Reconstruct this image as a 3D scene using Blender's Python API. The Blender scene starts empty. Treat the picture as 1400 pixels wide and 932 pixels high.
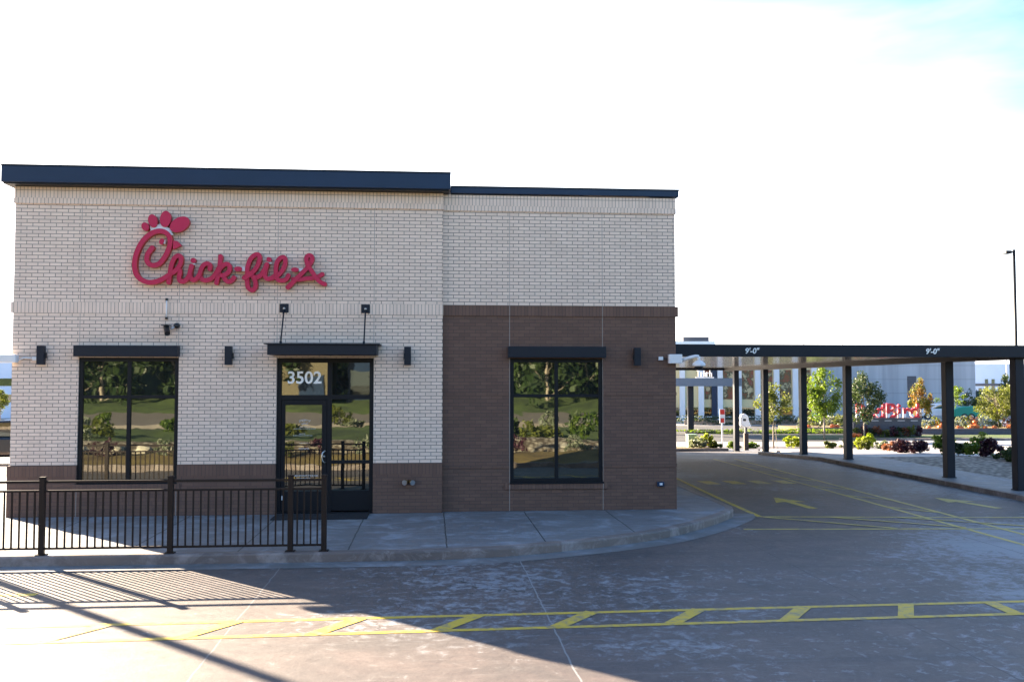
import bpy, bmesh, math, random
from mathutils import Vector, Matrix, noise
import numpy as np
R = math.radians
random.seed(7); rng = np.random.RandomState(5)
S = bpy.context.scene
COL = S.collection

# ------------------------------------------------------------------ camera
CAM = Vector((7.7905, -18.437, 2.4752)); YAW = -0.0843; PITCH = 0.0444; FPX = 1300.0
cd = bpy.data.cameras.new('camera'); cam = bpy.data.objects.new('camera', cd); COL.objects.link(cam)
cam.location = CAM; cam.rotation_euler = (math.pi/2 + PITCH, 0, YAW)
cd.sensor_width = 36; cd.lens = 36*FPX/1400; cd.clip_start = .1; cd.clip_end = 2000
S.camera = cam
# ------------------------------------------------------------------ light
ELEV = R(17.6); SUNXY = Vector((.69, -.723)).normalized()
S.world = bpy.data.worlds.new('World'); S.world.use_nodes = True
wn = S.world.node_tree; wn.nodes.clear()
sky = wn.nodes.new('ShaderNodeTexSky'); sky.sky_type = 'NISHITA'; sky.sun_disc = False
sky.sun_elevation = ELEV; sky.sun_rotation = math.atan2(-SUNXY.x, -SUNXY.y)
sky.air_density = 1.0; sky.dust_density = 1.3; sky.ozone_density = 3.6; sky.altitude = 100
bg = wn.nodes.new('ShaderNodeBackground'); bg.inputs['Strength'].default_value = .05
wo = wn.nodes.new('ShaderNodeOutputWorld')
# thin bright cirrus veil low in the sky, thickest towards the sun
tc = wn.nodes.new('ShaderNodeTexCoord'); mp = wn.nodes.new('ShaderNodeMapping'); mp.inputs['Scale'].default_value = (1, 1, 5)
wn.links.new(tc.outputs['Generated'], mp.inputs['Vector'])
cn_ = wn.nodes.new('ShaderNodeTexNoise'); cn_.inputs['Scale'].default_value = 2.2; cn_.inputs['Detail'].default_value = 8; cn_.inputs['Distortion'].default_value = .6
wn.links.new(mp.outputs[0], cn_.inputs['Vector'])
vd = wn.nodes.new('ShaderNodeVectorMath'); vd.operation = 'DOT_PRODUCT'; vd.inputs[1].default_value = (-SUNXY.x*.6, -SUNXY.y*.45, -1.6)
wn.links.new(tc.outputs['Generated'], vd.inputs[0])
def wm(op, a, b, clamp=False):
    n = wn.nodes.new('ShaderNodeMath'); n.operation = op; n.use_clamp = clamp
    for i, v in enumerate((a, b)):
        if isinstance(v, (int, float)): n.inputs[i].default_value = v
        else: wn.links.new(v, n.inputs[i])
    return n.outputs[0]
cov = wm('ADD', wm('MULTIPLY', wm('SUBTRACT', cn_.outputs['Fac'], .5), .7), wm('ADD', wm('MULTIPLY', vd.outputs['Value'], 1.5), .61))
cov = wm('ADD', wm('MULTIPLY', cov, .95), .12, True)
cmx = wn.nodes.new('ShaderNodeMix'); cmx.data_type = 'RGBA'; wn.links.new(cov, cmx.inputs[0]); wn.links.new(sky.outputs[0], cmx.inputs[6]); cmx.inputs[7].default_value = (8.5, 8.2, 8.0, 1)
wn.links.new(cmx.outputs[2], bg.inputs['Color']); wn.links.new(bg.outputs[0], wo.inputs['Surface'])
sl = bpy.data.lights.new('sun', 'SUN'); sl.energy = 5.0; sl.angle = R(.4); sl.color = (1, .82, .61)
sun = bpy.data.objects.new('sun', sl); COL.objects.link(sun)
sun.rotation_euler = Vector((SUNXY.x*math.cos(ELEV), SUNXY.y*math.cos(ELEV), -math.sin(ELEV))).to_track_quat('-Z', 'Y').to_euler()
S.view_settings.view_transform = 'Standard'; S.view_settings.look = 'None'; S.view_settings.gamma = 1
S.view_settings.exposure = 3.2
S.render.engine = 'CYCLES'

# ------------------------------------------------------------------ helpers
def gz(y): return -.15 - .042*min(max(y-13, 0), 20)
def B(l, d, z=0):            # far background is laid out square to a street running across the view
    return Vector((CAM.x + d*math.sin(-YAW) + l*math.cos(YAW), CAM.y + d*math.cos(YAW) + l*math.sin(YAW), z))
def col4(c): return (c[0], c[1], c[2], 1)

def tag(o, label=None, cat=None, group=None, kind=None):
    if label: o['label'] = label
    if cat: o['category'] = cat
    if group: o['group'] = group
    if kind: o['kind'] = kind
    return o
def thing(name, label, cat, loc=(0, 0, 0), rz=0, group=None):
    o = bpy.data.objects.new(name, None); COL.objects.link(o); o.location = loc; o.rotation_euler = (0, 0, rz)
    o.empty_display_size = .2
    return tag(o, label, cat, group)

class MB:
    def __init__(s): s.v = []; s.f = []
    def add(s, vs, fs):
        n = len(s.v); s.v += [tuple(p) for p in vs]; s.f += [tuple(i+n for i in f) for f in fs]; return s
    def box(s, x0, x1, y0, y1, z0, z1):
        vs = [(x, y, z) for z in (z0, z1) for y in (y0, y1) for x in (x0, x1)]
        return s.add(vs, [(0, 2, 3, 1), (4, 5, 7, 6), (0, 1, 5, 4), (2, 6, 7, 3), (0, 4, 6, 2), (1, 3, 7, 5)])
    def prism(s, poly, z0, z1):          # poly counter-clockwise in xy
        n = len(poly)
        vs = [(p[0], p[1], z0) for p in poly] + [(p[0], p[1], z1) for p in poly]
        return s.add(vs, [tuple(range(n-1, -1, -1)), tuple(range(n, 2*n))] + [(i, (i+1) % n, n+(i+1) % n, n+i) for i in range(n)])
    def prismy(s, poly, y0, y1):         # poly counter-clockwise in xz seen from -y; y0 is the front
        n = len(poly)
        vs = [(p[0], y0, p[1]) for p in poly] + [(p[0], y1, p[1]) for p in poly]
        return s.add(vs, [tuple(range(n)), tuple(range(2*n-1, n-1, -1))] + [(n+i, n+(i+1) % n, (i+1) % n, i) for i in range(n)])
    def tube(s, pts, r, n=10, cap=True):
        pts = [Vector(p) for p in pts]; rs = r if isinstance(r, (list, tuple)) else [r]*len(pts)
        up = None; base = len(s.v); rings = []
        for i, p in enumerate(pts):
            d = (pts[min(i+1, len(pts)-1)] - pts[max(i-1, 0)]).normalized()
            if up is None: up = Vector((0, 0, 1)) if abs(d.z) < .9 else Vector((1, 0, 0))
            a = d.cross(up).normalized(); b = a.cross(d).normalized(); up = b
            rings.append([p + (a*math.cos(t)+b*math.sin(t))*rs[i] for t in [2*math.pi*k/n for k in range(n)]])
        vs = [q for g in rings for q in g]; fs = []
        for i in range(len(pts)-1):
            for k in range(n): fs.append((i*n+k, i*n+(k+1) % n, (i+1)*n+(k+1) % n, (i+1)*n+k))
        if cap: fs += [tuple(range(n-1, -1, -1)), tuple((len(pts)-1)*n+k for k in range(n))]
        return s.add(vs, fs)
    def lathe(s, prof, c=(0, 0, 0), n=24, rib=0, ribn=0):
        vs = []
        for (r, z) in prof:
            for k in range(n):
                a = 2*math.pi*k/n; rr = r*(1-rib*abs(math.sin(a*ribn/2))**.7*-1 - rib) if rib else r
                vs.append((c[0]+rr*math.cos(a), c[1]+rr*math.sin(a), c[2]+z))
        fs = [(i*n+k, i*n+(k+1) % n, (i+1)*n+(k+1) % n, (i+1)*n+k) for i in range(len(prof)-1) for k in range(n)]
        fs += [tuple(range(n-1, -1, -1)), tuple((len(prof)-1)*n+k for k in range(n))]
        return s.add(vs, fs)
    def build(s, name, mat, parent=None, bevel=0, smooth=False):
        me = bpy.data.meshes.new(name); me.from_pydata(s.v, [], s.f); me.materials.append(mat)
        bm = bmesh.new(); bm.from_mesh(me); bmesh.ops.recalc_face_normals(bm, faces=bm.faces); bm.to_mesh(me); bm.free()
        o = bpy.data.objects.new(name, me); COL.objects.link(o); o.parent = parent
        if bevel:
            m = o.modifiers.new('bevel', 'BEVEL'); m.width = bevel; m.segments = 2; m.limit_method = 'ANGLE'
        if smooth:
            for p in me.polygons: p.use_smooth = True
        return o
def copy_tree(o, parent=None):
    c = o.copy(); COL.objects.link(c); c.parent = parent
    for ch in list(o.children): copy_tree(ch, c)
    return c

# ------------------------------------------------------------------ materials
def nmat(name):
    m = bpy.data.materials.new(name); m.use_nodes = True
    nt = m.node_tree; p = nt.nodes['Principled BSDF']; return m, nt, p
def mk(nt, t, **kw):
    n = nt.nodes.new(t)
    for k, v in kw.items():
        if k in n.inputs.keys(): n.inputs[k].default_value = v
        else: setattr(n, k, v)
    return n
def mixc(nt, fac, a, b, mode='MIX'):
    n = nt.nodes.new('ShaderNodeMix'); n.data_type = 'RGBA'; n.blend_type = mode
    for inp, v in ((n.inputs[0], fac), (n.inputs[6], a), (n.inputs[7], b)):
        if isinstance(v, (float, int)): inp.default_value = v
        elif isinstance(v, tuple): inp.default_value = v if len(v) == 4 else col4(v)
        else: nt.links.new(v, inp)
    return n.outputs[2]
def math_(nt, op, a, b=None, c=None):
    n = nt.nodes.new('ShaderNodeMath'); n.operation = op
    for i, v in enumerate((a, b, c)):
        if v is None: continue
        if isinstance(v, (float, int)): n.inputs[i].default_value = v
        else: nt.links.new(v, n.inputs[i])
    return n.outputs[0]
def ramp(nt, fac, stops):
    r = nt.nodes.new('ShaderNodeValToRGB'); nt.links.new(fac, r.inputs[0]); el = r.color_ramp.elements
    while len(el) < len(stops): el.new(.5)
    for e, (p, c) in zip(el, stops): e.position = p; e.color = col4(c) if not isinstance(c, float) else (c, c, c, 1)
    return r.outputs[0]
def pos(nt, scale=(1, 1, 1)):
    g = nt.nodes.new('ShaderNodeNewGeometry'); m = nt.nodes.new('ShaderNodeMapping'); m.inputs['Scale'].default_value = scale
    nt.links.new(g.outputs['Position'], m.inputs['Vector']); return m.outputs[0]
def tcobj(nt, scale=(1, 1, 1)):
    g = nt.nodes.new('ShaderNodeTexCoord'); m = nt.nodes.new('ShaderNodeMapping'); m.inputs['Scale'].default_value = scale
    nt.links.new(g.outputs['Object'], m.inputs['Vector']); return m.outputs[0]
def ntex(nt, vec, scale, detail=4, rough=.55, dist=0):
    n = mk(nt, 'ShaderNodeTexNoise', Scale=scale, Detail=detail, Roughness=rough, Distortion=dist); nt.links.new(vec, n.inputs['Vector']); return n.outputs['Fac']
def bump(nt, p, h, strength=.3, dist=.01):
    b = mk(nt, 'ShaderNodeBump', Strength=strength, Distance=dist); nt.links.new(h, b.inputs['Height']); nt.links.new(b.outputs[0], p.inputs['Normal'])

def simple(name, c, rough=.5, metal=0, var=.12, scale=6, bumpy=0, spec=.5):
    m, nt, p = nmat(name); v = pos(nt)
    f = ntex(nt, v, scale)
    nt.links.new(mixc(nt, f, tuple(x*(1-var) for x in c), tuple(min(1, x*(1+var)) for x in c)), p.inputs['Base Color'])
    p.inputs['Roughness'].default_value = rough; p.inputs['Metallic'].default_value = metal
    p.inputs['Specular IOR Level'].default_value = spec
    if bumpy: bump(nt, p, ntex(nt, v, scale*8), bumpy, .01)
    return m

def brick(name, c1, c2, mortar, bw=.2132, rh=.0677, off=.5, ms=.0068, z0=0., x0=0., stain=.12, light=None, joints=()):
    m, nt, p = nmat(name)
    g = nt.nodes.new('ShaderNodeNewGeometry'); sp = nt.nodes.new('ShaderNodeSeparateXYZ'); nt.links.new(g.outputs['Position'], sp.inputs[0])
    u = math_(nt, 'ADD', math_(nt, 'ADD', sp.outputs[0], sp.outputs[1]), -x0); w = math_(nt, 'ADD', sp.outputs[2], -z0)
    cb = nt.nodes.new('ShaderNodeCombineXYZ'); nt.links.new(u, cb.inputs[0]); nt.links.new(w, cb.inputs[1])
    # a little wobble so that courses are not ruler straight
    b = nt.nodes.new('ShaderNodeTexBrick'); b.offset = off; b.inputs['Scale'].default_value = 1
    b.inputs['Brick Width'].default_value = bw; b.inputs['Row Height'].default_value = rh; b.inputs['Mortar Size'].default_value = ms
    b.inputs['Mortar Smooth'].default_value = .25; b.inputs['Bias'].default_value = 0
    b.inputs['Color1'].default_value = col4(c1); b.inputs['Color2'].default_value = col4(c2); b.inputs['Mortar'].default_value = col4(mortar)
    nt.links.new(cb.outputs[0], b.inputs['Vector'])
    v = pos(nt)
    big = ntex(nt, v, .9, 5, .6); fine = ntex(nt, v, 45, 3)
    c = mixc(nt, math_(nt, 'MULTIPLY', big, stain*2), b.outputs['Color'], tuple(x*.55 for x in c1))
    c = mixc(nt, math_(nt, 'MULTIPLY', fine, .3), c, tuple(x*.75 for x in c1))
    c = mixc(nt, ramp(nt, ntex(nt, v, 2.3, 6, .7), [(.45, 0.), (.7, .22)]), c, tuple(x*.7 for x in c2))
    # vertical rain streaks
    st = ntex(nt, pos(nt, (5, 5, .35)), 1.2, 3)
    c = mixc(nt, ramp(nt, st, [(.55, 0.), (.8, .16)]), c, tuple(x*.5 for x in c1))
    for xj in joints:
        j = math_(nt, 'LESS_THAN', math_(nt, 'ABSOLUTE', math_(nt, 'SUBTRACT', sp.outputs[0], xj)), .006)
        c = mixc(nt, j, c, light or mortar)
    nt.links.new(c, p.inputs['Base Color']); p.inputs['Roughness'].default_value = .85
    h = math_(nt, 'SUBTRACT', math_(nt, 'MULTIPLY', fine, .3), b.outputs['Fac'])
    bump(nt, p, h, .6, .006)
    return m

def concrete(name, c, dark, light, joints=(), jcol=(.08, .08, .08), jw=.012, rough=.62, streak=True, slick=.5):
    m, nt, p = nmat(name); v = pos(nt)
    n1 = ntex(nt, v, .35, 6, .6, .4); n2 = ntex(nt, v, 1.6, 8, .68, .6); n3 = ntex(nt, v, 26, 4, .6)
    cc = mixc(nt, ramp(nt, n1, [(.35, 0.), (.65, 1.)]), c, dark)
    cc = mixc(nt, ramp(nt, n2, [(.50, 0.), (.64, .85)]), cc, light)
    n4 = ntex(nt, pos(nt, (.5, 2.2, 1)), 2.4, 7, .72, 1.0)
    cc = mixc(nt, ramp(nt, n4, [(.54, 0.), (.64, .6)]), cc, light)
    cc = mixc(nt, ramp(nt, ntex(nt, pos(nt, (.25, 1, 1)), 1.1, 6, .6), [(.55, 0.), (.75, .5)]), cc, dark)
    cc = mixc(nt, math_(nt, 'MULTIPLY', n3, .35), cc, tuple(x*.55 for x in c))
    vo = mk(nt, 'ShaderNodeTexVoronoi', Scale=.55); vo.feature = 'F1'; nt.links.new(v, vo.inputs['Vector'])
    spots = ramp(nt, vo.outputs['Distance'], [(.03, 1.), (.06, 0.)])
    cc = mixc(nt, math_(nt, 'MULTIPLY', spots, .35), cc, tuple(x*.4 for x in c))
    if joints:
        sp = nt.nodes.new('ShaderNodeSeparateXYZ'); nt.links.new(v, sp.inputs[0])
        wob = math_(nt, 'MULTIPLY', math_(nt, 'SUBTRACT', ntex(nt, v, 3, 3), .5), .03)
        for (ax, at, ymax, jc) in joints:
            d = math_(nt, 'ABSOLUTE', math_(nt, 'SUBTRACT', math_(nt, 'ADD', sp.outputs[ax], wob), at))
            j = math_(nt, 'LESS_THAN', d, jw)
            if ymax is not None: j = math_(nt, 'MULTIPLY', j, math_(nt, 'LESS_THAN', sp.outputs[1-ax], ymax))
            cc = mixc(nt, j, cc, jc or jcol)
    nt.links.new(cc, p.inputs['Base Color'])
    p.inputs['Specular IOR Level'].default_value = slick
    nt.links.new(ramp(nt, n2, [(.3, rough-.12), (.7, rough+.15)]), p.inputs['Roughness'])
    bump(nt, p, math_(nt, 'ADD', math_(nt, 'MULTIPLY', n3, .6), n2), .25, .012)
    return m

def roadmat():
    m, nt, p = nmat('stained concrete paving'); v = pos(nt)
    sp = nt.nodes.new('ShaderNodeSeparateXYZ'); nt.links.new(v, sp.inputs[0])
    big = ntex(nt, v, .16, 4, .5); med = ntex(nt, v, 1.1, 9, .72, .8); sm = ntex(nt, v, 5.5, 12, .78, .5); fine = ntex(nt, v, 70, 4, .7); agg = ntex(nt, v, 22, 8, .8)
    base = mixc(nt, ramp(nt, med, [(.38, 0.), (.62, 1.)]), (.145, .112, .100), (.085, .072, .068))
    base = mixc(nt, ramp(nt, agg, [(.35, .5), (.65, 0.)]), base, (.07, .058, .054))
    base = mixc(nt, ramp(nt, fine, [(.3, .45), (.5, 0.)]), base, (.05, .045, .045))
    # pale worn patches with bluish sky reflection painted in, denser to the right
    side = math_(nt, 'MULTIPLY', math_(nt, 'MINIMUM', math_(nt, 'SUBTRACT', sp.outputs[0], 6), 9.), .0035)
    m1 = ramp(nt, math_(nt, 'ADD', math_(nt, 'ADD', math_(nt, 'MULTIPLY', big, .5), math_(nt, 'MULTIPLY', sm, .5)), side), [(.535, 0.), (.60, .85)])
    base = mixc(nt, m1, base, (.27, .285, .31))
    m2 = ramp(nt, sm, [(.57, 0.), (.66, .5)]); base = mixc(nt, m2, base, (.26, .25, .245))
    # tyre polish: dark bands along the lane in front
    ty = ntex(nt, pos(nt, (.05, 1.1, 1)), 1.4, 5, .6); base = mixc(nt, ramp(nt, ty, [(.52, 0.), (.66, .45)]), base, (.06, .055, .055))
    sc = ntex(nt, pos(nt, (.6, 14, 1)), 1.5, 4, .6); base = mixc(nt, ramp(nt, sc, [(.62, 0.), (.70, .35)]), base, (.23, .22, .21))
    vo = mk(nt, 'ShaderNodeTexVoronoi', Scale=.9); nt.links.new(v, vo.inputs['Vector'])
    base = mixc(nt, ramp(nt, vo.outputs['Distance'], [(.02, .6), (.05, 0.)]), base, (.03, .028, .028))
    # hair cracks
    ve = mk(nt, 'ShaderNodeTexVoronoi', Scale=.22); ve.feature = 'DISTANCE_TO_EDGE'
    wv = nt.nodes.new('ShaderNodeMix'); wv.data_type = 'VECTOR'; wv.inputs[0].default_value = .12; nt.links.new(v, wv.inputs[4])
    nn = mk(nt, 'ShaderNodeTexNoise', Scale=2.0, Detail=6); nt.links.new(v, nn.inputs['Vector']); vs_ = nt.nodes.new('ShaderNodeVectorMath'); vs_.operation = 'SCALE'; vs_.inputs['Scale'].default_value = 8; nt.links.new(nn.outputs['Color'], vs_.inputs[0]); nt.links.new(vs_.outputs[0], wv.inputs[5])
    nt.links.new(wv.outputs[1], ve.inputs['Vector'])
    cr = math_(nt, 'MULTIPLY', ramp(nt, ve.outputs['Distance'], [(.0, 1.), (.0022, 0.)]), ramp(nt, big, [(.48, 0.), (.56, .8)]))
    base = mixc(nt, cr, base, (.03, .027, .025))
    wob = math_(nt, 'MULTIPLY', math_(nt, 'SUBTRACT', ntex(nt, v, 2.5, 4), .5), .05)
    for (ax, at, ymax, jc) in [(0, 5.65, -4.2, (.2, .195, .19)), (0, 9.11, -4.2, (.24, .245, .25)), (0, 13.0, -2.8, (.05, .045, .045)), (0, 2.0, -4.2, (.09, .07, .065)), (0, 16.9, None, (.05, .045, .045)), (1, -7.93, None, (.065, .055, .05)), (1, -2.2, None, (.06, .05, .05))]:
        w_ = math_(nt, 'ADD', math_(nt, 'MULTIPLY', agg, .02), -.001)
        d = math_(nt, 'ABSOLUTE', math_(nt, 'SUBTRACT', math_(nt, 'ADD', sp.outputs[ax], wob), at)); j = math_(nt, 'LESS_THAN', d, w_)
        if ymax is not None: j = math_(nt, 'MULTIPLY', j, math_(nt, 'LESS_THAN', sp.outputs[1-ax], ymax))
        base = mixc(nt, math_(nt, 'MULTIPLY', j, .8), base, jc)
    nt.links.new(base, p.inputs['Base Color'])
    nt.links.new(ramp(nt, sm, [(.3, .5), (.7, .75)]), p.inputs['Roughness'])
    bump(nt, p, math_(nt, 'ADD', math_(nt, 'MULTIPLY', fine, .5), agg), .35, .01)
    return m
def leafmat(name, a, b, trans=.45, hue2=None):
    m, nt, p = nmat(name)
    at = nt.nodes.new('ShaderNodeAttribute'); at.attribute_name = 'tone'
    c = mixc(nt, at.outputs['Fac'], a, b)
    if hue2: c = mixc(nt, ramp(nt, ntex(nt, tcobj(nt), 1.3, 3), [(.45, 0.), (.6, 1.)]), c, hue2)
    nt.links.new(c, p.inputs['Base Color']); p.inputs['Roughness'].default_value = .5
    tr = nt.nodes.new('ShaderNodeBsdfTranslucent'); nt.links.new(mixc(nt, .5, c, (1, 1, .3), 'MULTIPLY'), tr.inputs[0])
    mx = nt.nodes.new('ShaderNodeMixShader'); mx.inputs[0].default_value = trans
    nt.links.new(p.outputs[0], mx.inputs[1]); nt.links.new(tr.outputs[0], mx.inputs[2])
    nt.links.new(mx.outputs[0], nt.nodes['Material Output'].inputs[0])
    return m

def glassmat(name, refl=.18, tint=(.9, .95, .8), wave=1.0, base=(.012, .013, .014)):
    m, nt, p = nmat(name)
    gl = nt.nodes.new('ShaderNodeBsdfGlossy'); gl.inputs['Roughness'].default_value = .015; gl.inputs['Color'].default_value = col4(tint)
    p.inputs['Base Color'].default_value = col4(base); p.inputs['Roughness'].default_value = .4; p.inputs['Specular IOR Level'].default_value = 0
    mx = nt.nodes.new('ShaderNodeMixShader')
    lw = nt.nodes.new('ShaderNodeFresnel'); lw.inputs['IOR'].default_value = 1.5
    nt.links.new(math_(nt, 'ADD', lw.outputs[0], refl-.04), mx.inputs[0])
    nt.links.new(p.outputs[0], mx.inputs[1]); nt.links.new(gl.outputs[0], mx.inputs[2])
    n = ntex(nt, pos(nt, (1, 1, 1.8)), 1.4, 2, .4)
    b = mk(nt, 'ShaderNodeBump', Strength=.09*wave, Distance=.012); nt.links.new(n, b.inputs['Height']); nt.links.new(b.outputs[0], gl.inputs['Normal'])
    nt.links.new(mx.outputs[0], nt.nodes['Material Output'].inputs[0])
    return m

CREAM1, CREAM2, MORT = (.94, .74, .60), (.83, .645, .52), (.13, .10, .092)
M = {}
M['cream'] = brick('cream brick', CREAM1, CREAM2, MORT, joints=(1.21, 3.02, 4.85, 6.68, 9.31, 11.15), light=(.40, .33, .28))
M['cream_soldier'] = brick('cream soldier brick', CREAM1, CREAM2, MORT, bw=.0677, rh=.40, off=0, z0=3.70, ms=.005)
M['cream_header'] = brick('cream header brick', CREAM1, CREAM2, MORT, bw=.0677, rh=.40, off=0, z0=5.70, x0=.03, ms=.005)
BR1, BR2, BRM = (.185, .104, .074), (.135, .078, .058), (.065, .050, .044)
M['brown'] = brick('brown brick', BR1, BR2, BRM, ms=.004, stain=.18, joints=(1.21, 3.02, 9.31, 11.15), light=(.3, .26, .23))
M['brown_soldier'] = brick('brown soldier brick', BR1, BR2, BRM, bw=.0677, rh=.60, off=0, z0=-.2, ms=.004, joints=(9.31, 11.15), light=(.3, .26, .23))
M['navy'] = simple('dark bronze coated metal', (.008, .011, .020), .45, 0, .2, 2, spec=.3)
M['cap'] = simple('navy coated metal cap', (.007, .022, .058), .4, 0, .25, 1.5, spec=.4)
M['frame'] = simple('black anodised aluminium', (.006, .007, .010), .5, 0, .15, 3, spec=.25)
M['soffit_paint'] = simple('painted soffit', (.45, .44, .43), .6)
M['glass'] = glassmat('tinted window glass')
M['fence'] = simple('dark bronze fence metal', (.020, .012, .009), .55, 0, .2, 4, spec=.25)
M['red'] = simple('red sign face', (.50, .003, .055), .45, 0, .08, 3)
M['red_edge'] = simple('red sign return', (.5, .008, .012), .35, 0, .08, 3)
M['white_plastic'] = simple('white plastic', (.75, .75, .76), .4, 0, .05, 5)
M['white_paint'] = simple('white lettering', (.95, .94, .92), .5, 0, .04, 5)
M['decal'] = simple('pale window decal', (.55, .55, .56), .6, 0, .1, 50)
M['black'] = simple('black plastic', (.012, .012, .013), .45)
M['mat'] = simple('black rubber mat', (.012, .013, .016), .9, 0, .3, 60, .6)
M['steel'] = simple('brushed steel', (.5, .5, .5), .3, .9, .1, 20)
M['brass'] = simple('dull brass', (.28, .17, .07), .4, .8, .2, 20)
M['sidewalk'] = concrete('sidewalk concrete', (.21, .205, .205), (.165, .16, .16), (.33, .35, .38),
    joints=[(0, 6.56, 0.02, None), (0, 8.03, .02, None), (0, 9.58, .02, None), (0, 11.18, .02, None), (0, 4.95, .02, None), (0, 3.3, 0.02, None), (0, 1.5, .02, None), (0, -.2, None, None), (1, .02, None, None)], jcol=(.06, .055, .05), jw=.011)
M['kerb'] = concrete('kerb concrete', (.22, .165, .14), (.12, .10, .095), (.36, .31, .29))
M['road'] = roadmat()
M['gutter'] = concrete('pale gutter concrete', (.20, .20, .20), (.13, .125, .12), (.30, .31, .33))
M['far_ground'] = concrete('pale far pavement', (.42, .38, .35), (.33, .3, .28), (.5, .47, .44))
M['far_ground2'] = concrete('old grey paving', (.2, .17, .15), (.16, .14, .13), (.26, .23, .2))
M['asphalt'] = concrete('asphalt', (.055, .055, .055), (.04, .04, .04), (.08, .08, .08), rough=.8)
M['stone'] = simple('dark stone', (.10, .10, .115), .8, 0, .35, 9, .4)
def paint():
    m, nt, p = nmat('worn yellow road paint'); v = pos(nt)
    f = ntex(nt, v, 9, 10, .75, .3)
    wear = ramp(nt, f, [(.47, 0.), (.62, .8)])
    nt.links.new(mixc(nt, wear, (.60, .41, .035), (.22, .19, .15)), p.inputs['Base Color']); p.inputs['Roughness'].default_value = .6
    bump(nt, p, ntex(nt, v, 40), .3, .005); return m
M['paint'] = paint()
def paint2():
    m, nt, p = nmat('faded pale yellow road paint'); v = pos(nt)
    f = ntex(nt, v, 4, 8, .7, .4)
    nt.links.new(mixc(nt, ramp(nt, f, [(.50, 0.), (.66, .8)]), (.55, .42, .10), (.22, .2, .15)), p.inputs['Base Color']); p.inputs['Roughness'].default_value = .6
    return m
M['paint_pale'] = paint2()
def soffitmat():
    m, nt, p = nmat('glossy canopy soffit'); 
    g = nt.nodes.new('ShaderNodeNewGeometry'); sp = nt.nodes.new('ShaderNodeSeparateXYZ'); nt.links.new(g.outputs['Position'], sp.inputs[0])
    fr = math_(nt, 'FRACT', math_(nt, 'MULTIPLY', sp.outputs[1], 2.6))
    nt.links.new(mixc(nt, math_(nt, 'LESS_THAN', fr, .08), (.85, .83, .8), (.2, .2, .2)), p.inputs['Base Color'])
    p.inputs['Metallic'].default_value = .8; p.inputs['Roughness'].default_value = .14
    bump(nt, p, ntex(nt, pos(nt, (.6, 2.5, 1)), 1.5, 3), .25, .02)
    return m
M['soffit'] = soffitmat()
def grassmat(name, a, b):
    m, nt, p = nmat(name); v = pos(nt)
    c = mixc(nt, ntex(nt, v, 3, 6, .7), a, b); c = mixc(nt, ramp(nt, ntex(nt, v, .7, 8, .75, .6), [(.42, .8), (.58, 0.)]), c, tuple(x*.45 for x in a)); c = mixc(nt, ramp(nt, ntex(nt, v, .25, 3), [(.4, 0.), (.7, .5)]), c, tuple(x*1.5 for x in b))
    nt.links.new(c, p.inputs['Base Color']); p.inputs['Roughness'].default_value = .9
    bump(nt, p, ntex(nt, v, 30, 4), .8, .03); return m
M['lawn'] = grassmat('lawn', (.03, .06, .012), (.075, .11, .022))
M['wood'] = grassmat('wooded hillside', (.012, .028, .008), (.035, .06, .015))
M['mulch'] = grassmat('brown mulch', (.10, .06, .025), (.2, .15, .04))
def pebble():
    m, nt, p = nmat('river pebbles'); v = pos(nt)
    vo = mk(nt, 'ShaderNodeTexVoronoi', Scale=5.5); nt.links.new(v, vo.inputs['Vector'])
    c = mixc(nt, ramp(nt, vo.outputs['Distance'], [(.1, 0.), (.6, 1.)]), mixc(nt, vo.outputs['Color'], (.5, .44, .35), (.3, .27, .23)), (.08, .06, .04))
    nt.links.new(c, p.inputs['Base Color']); p.inputs['Roughness'].default_value = .8
    bump(nt, p, vo.outputs['Distance'], -.8, .05); return m
M['pebble'] = pebble()
M['bark'] = simple('bark', (.30, .25, .2), .9, 0, .35, 12, .6)
M['leaf_green'] = leafmat('green leaves', (.05, .11, .012), (.2, .27, .03), .55)
M['leaf_dark'] = leafmat('dark leaves', (.02, .045, .012), (.07, .10, .03), .35)
M['leaf_olive'] = leafmat('olive leaves', (.07, .09, .015), (.2, .22, .04), .5)
M['leaf_lime'] = leafmat('lime leaves', (.18, .26, .01), (.42, .45, .03), .5)
M['leaf_orange'] = leafmat('turning leaves', (.09, .13, .03), (.24, .22, .04), .5, (.32, .15, .035))
M['leaf_purple'] = leafmat('purple leaves', (.03, .01, .02), (.10, .03, .05), .3)
M['leaf_grey'] = leafmat('silver leaves', (.14, .17, .12), (.3, .32, .22), .4)
M['leaf_rust'] = leafmat('rust coloured mums', (.10, .05, .03), (.34, .12, .06), .4)
M['back_leaf'] = leafmat('treeline leaves', (.012, .03, .008), (.05, .08, .02), .2)

def sheet(name, x0, x1, y0, y1, dz, mat, kind='structure', ny=None):
    ys = [y0] + [y for y in (13, 33) if y0 < y < y1] + [y1]
    vs = []; fs = []
    for y in ys: vs += [(x0, y, gz(y)+dz), (x1, y, gz(y)+dz)]
    for i in range(len(ys)-1): fs.append((2*i, 2*i+1, 2*i+3, 2*i+2))
    o = MB().add(vs, fs).build(name, mat); return tag(o, kind=kind)
def bsheet(name, l0, l1, d0, d1, z, mat):     # sheet in the far street frame
    c = [B(l0, d0, z), B(l1, d0, z), B(l1, d1, z), B(l0, d1, z)]
    o = MB().add(c, [(0, 1, 2, 3)]).build(name, mat); return tag(o, kind='structure')

# ------------------------------------------------------------------ ground
sheet('ground', -600, 700, -700, 900, -.012, M['far_ground'])
sheet('road', -40, 34, -10.9, 32.5, 0, M['road'])
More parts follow.
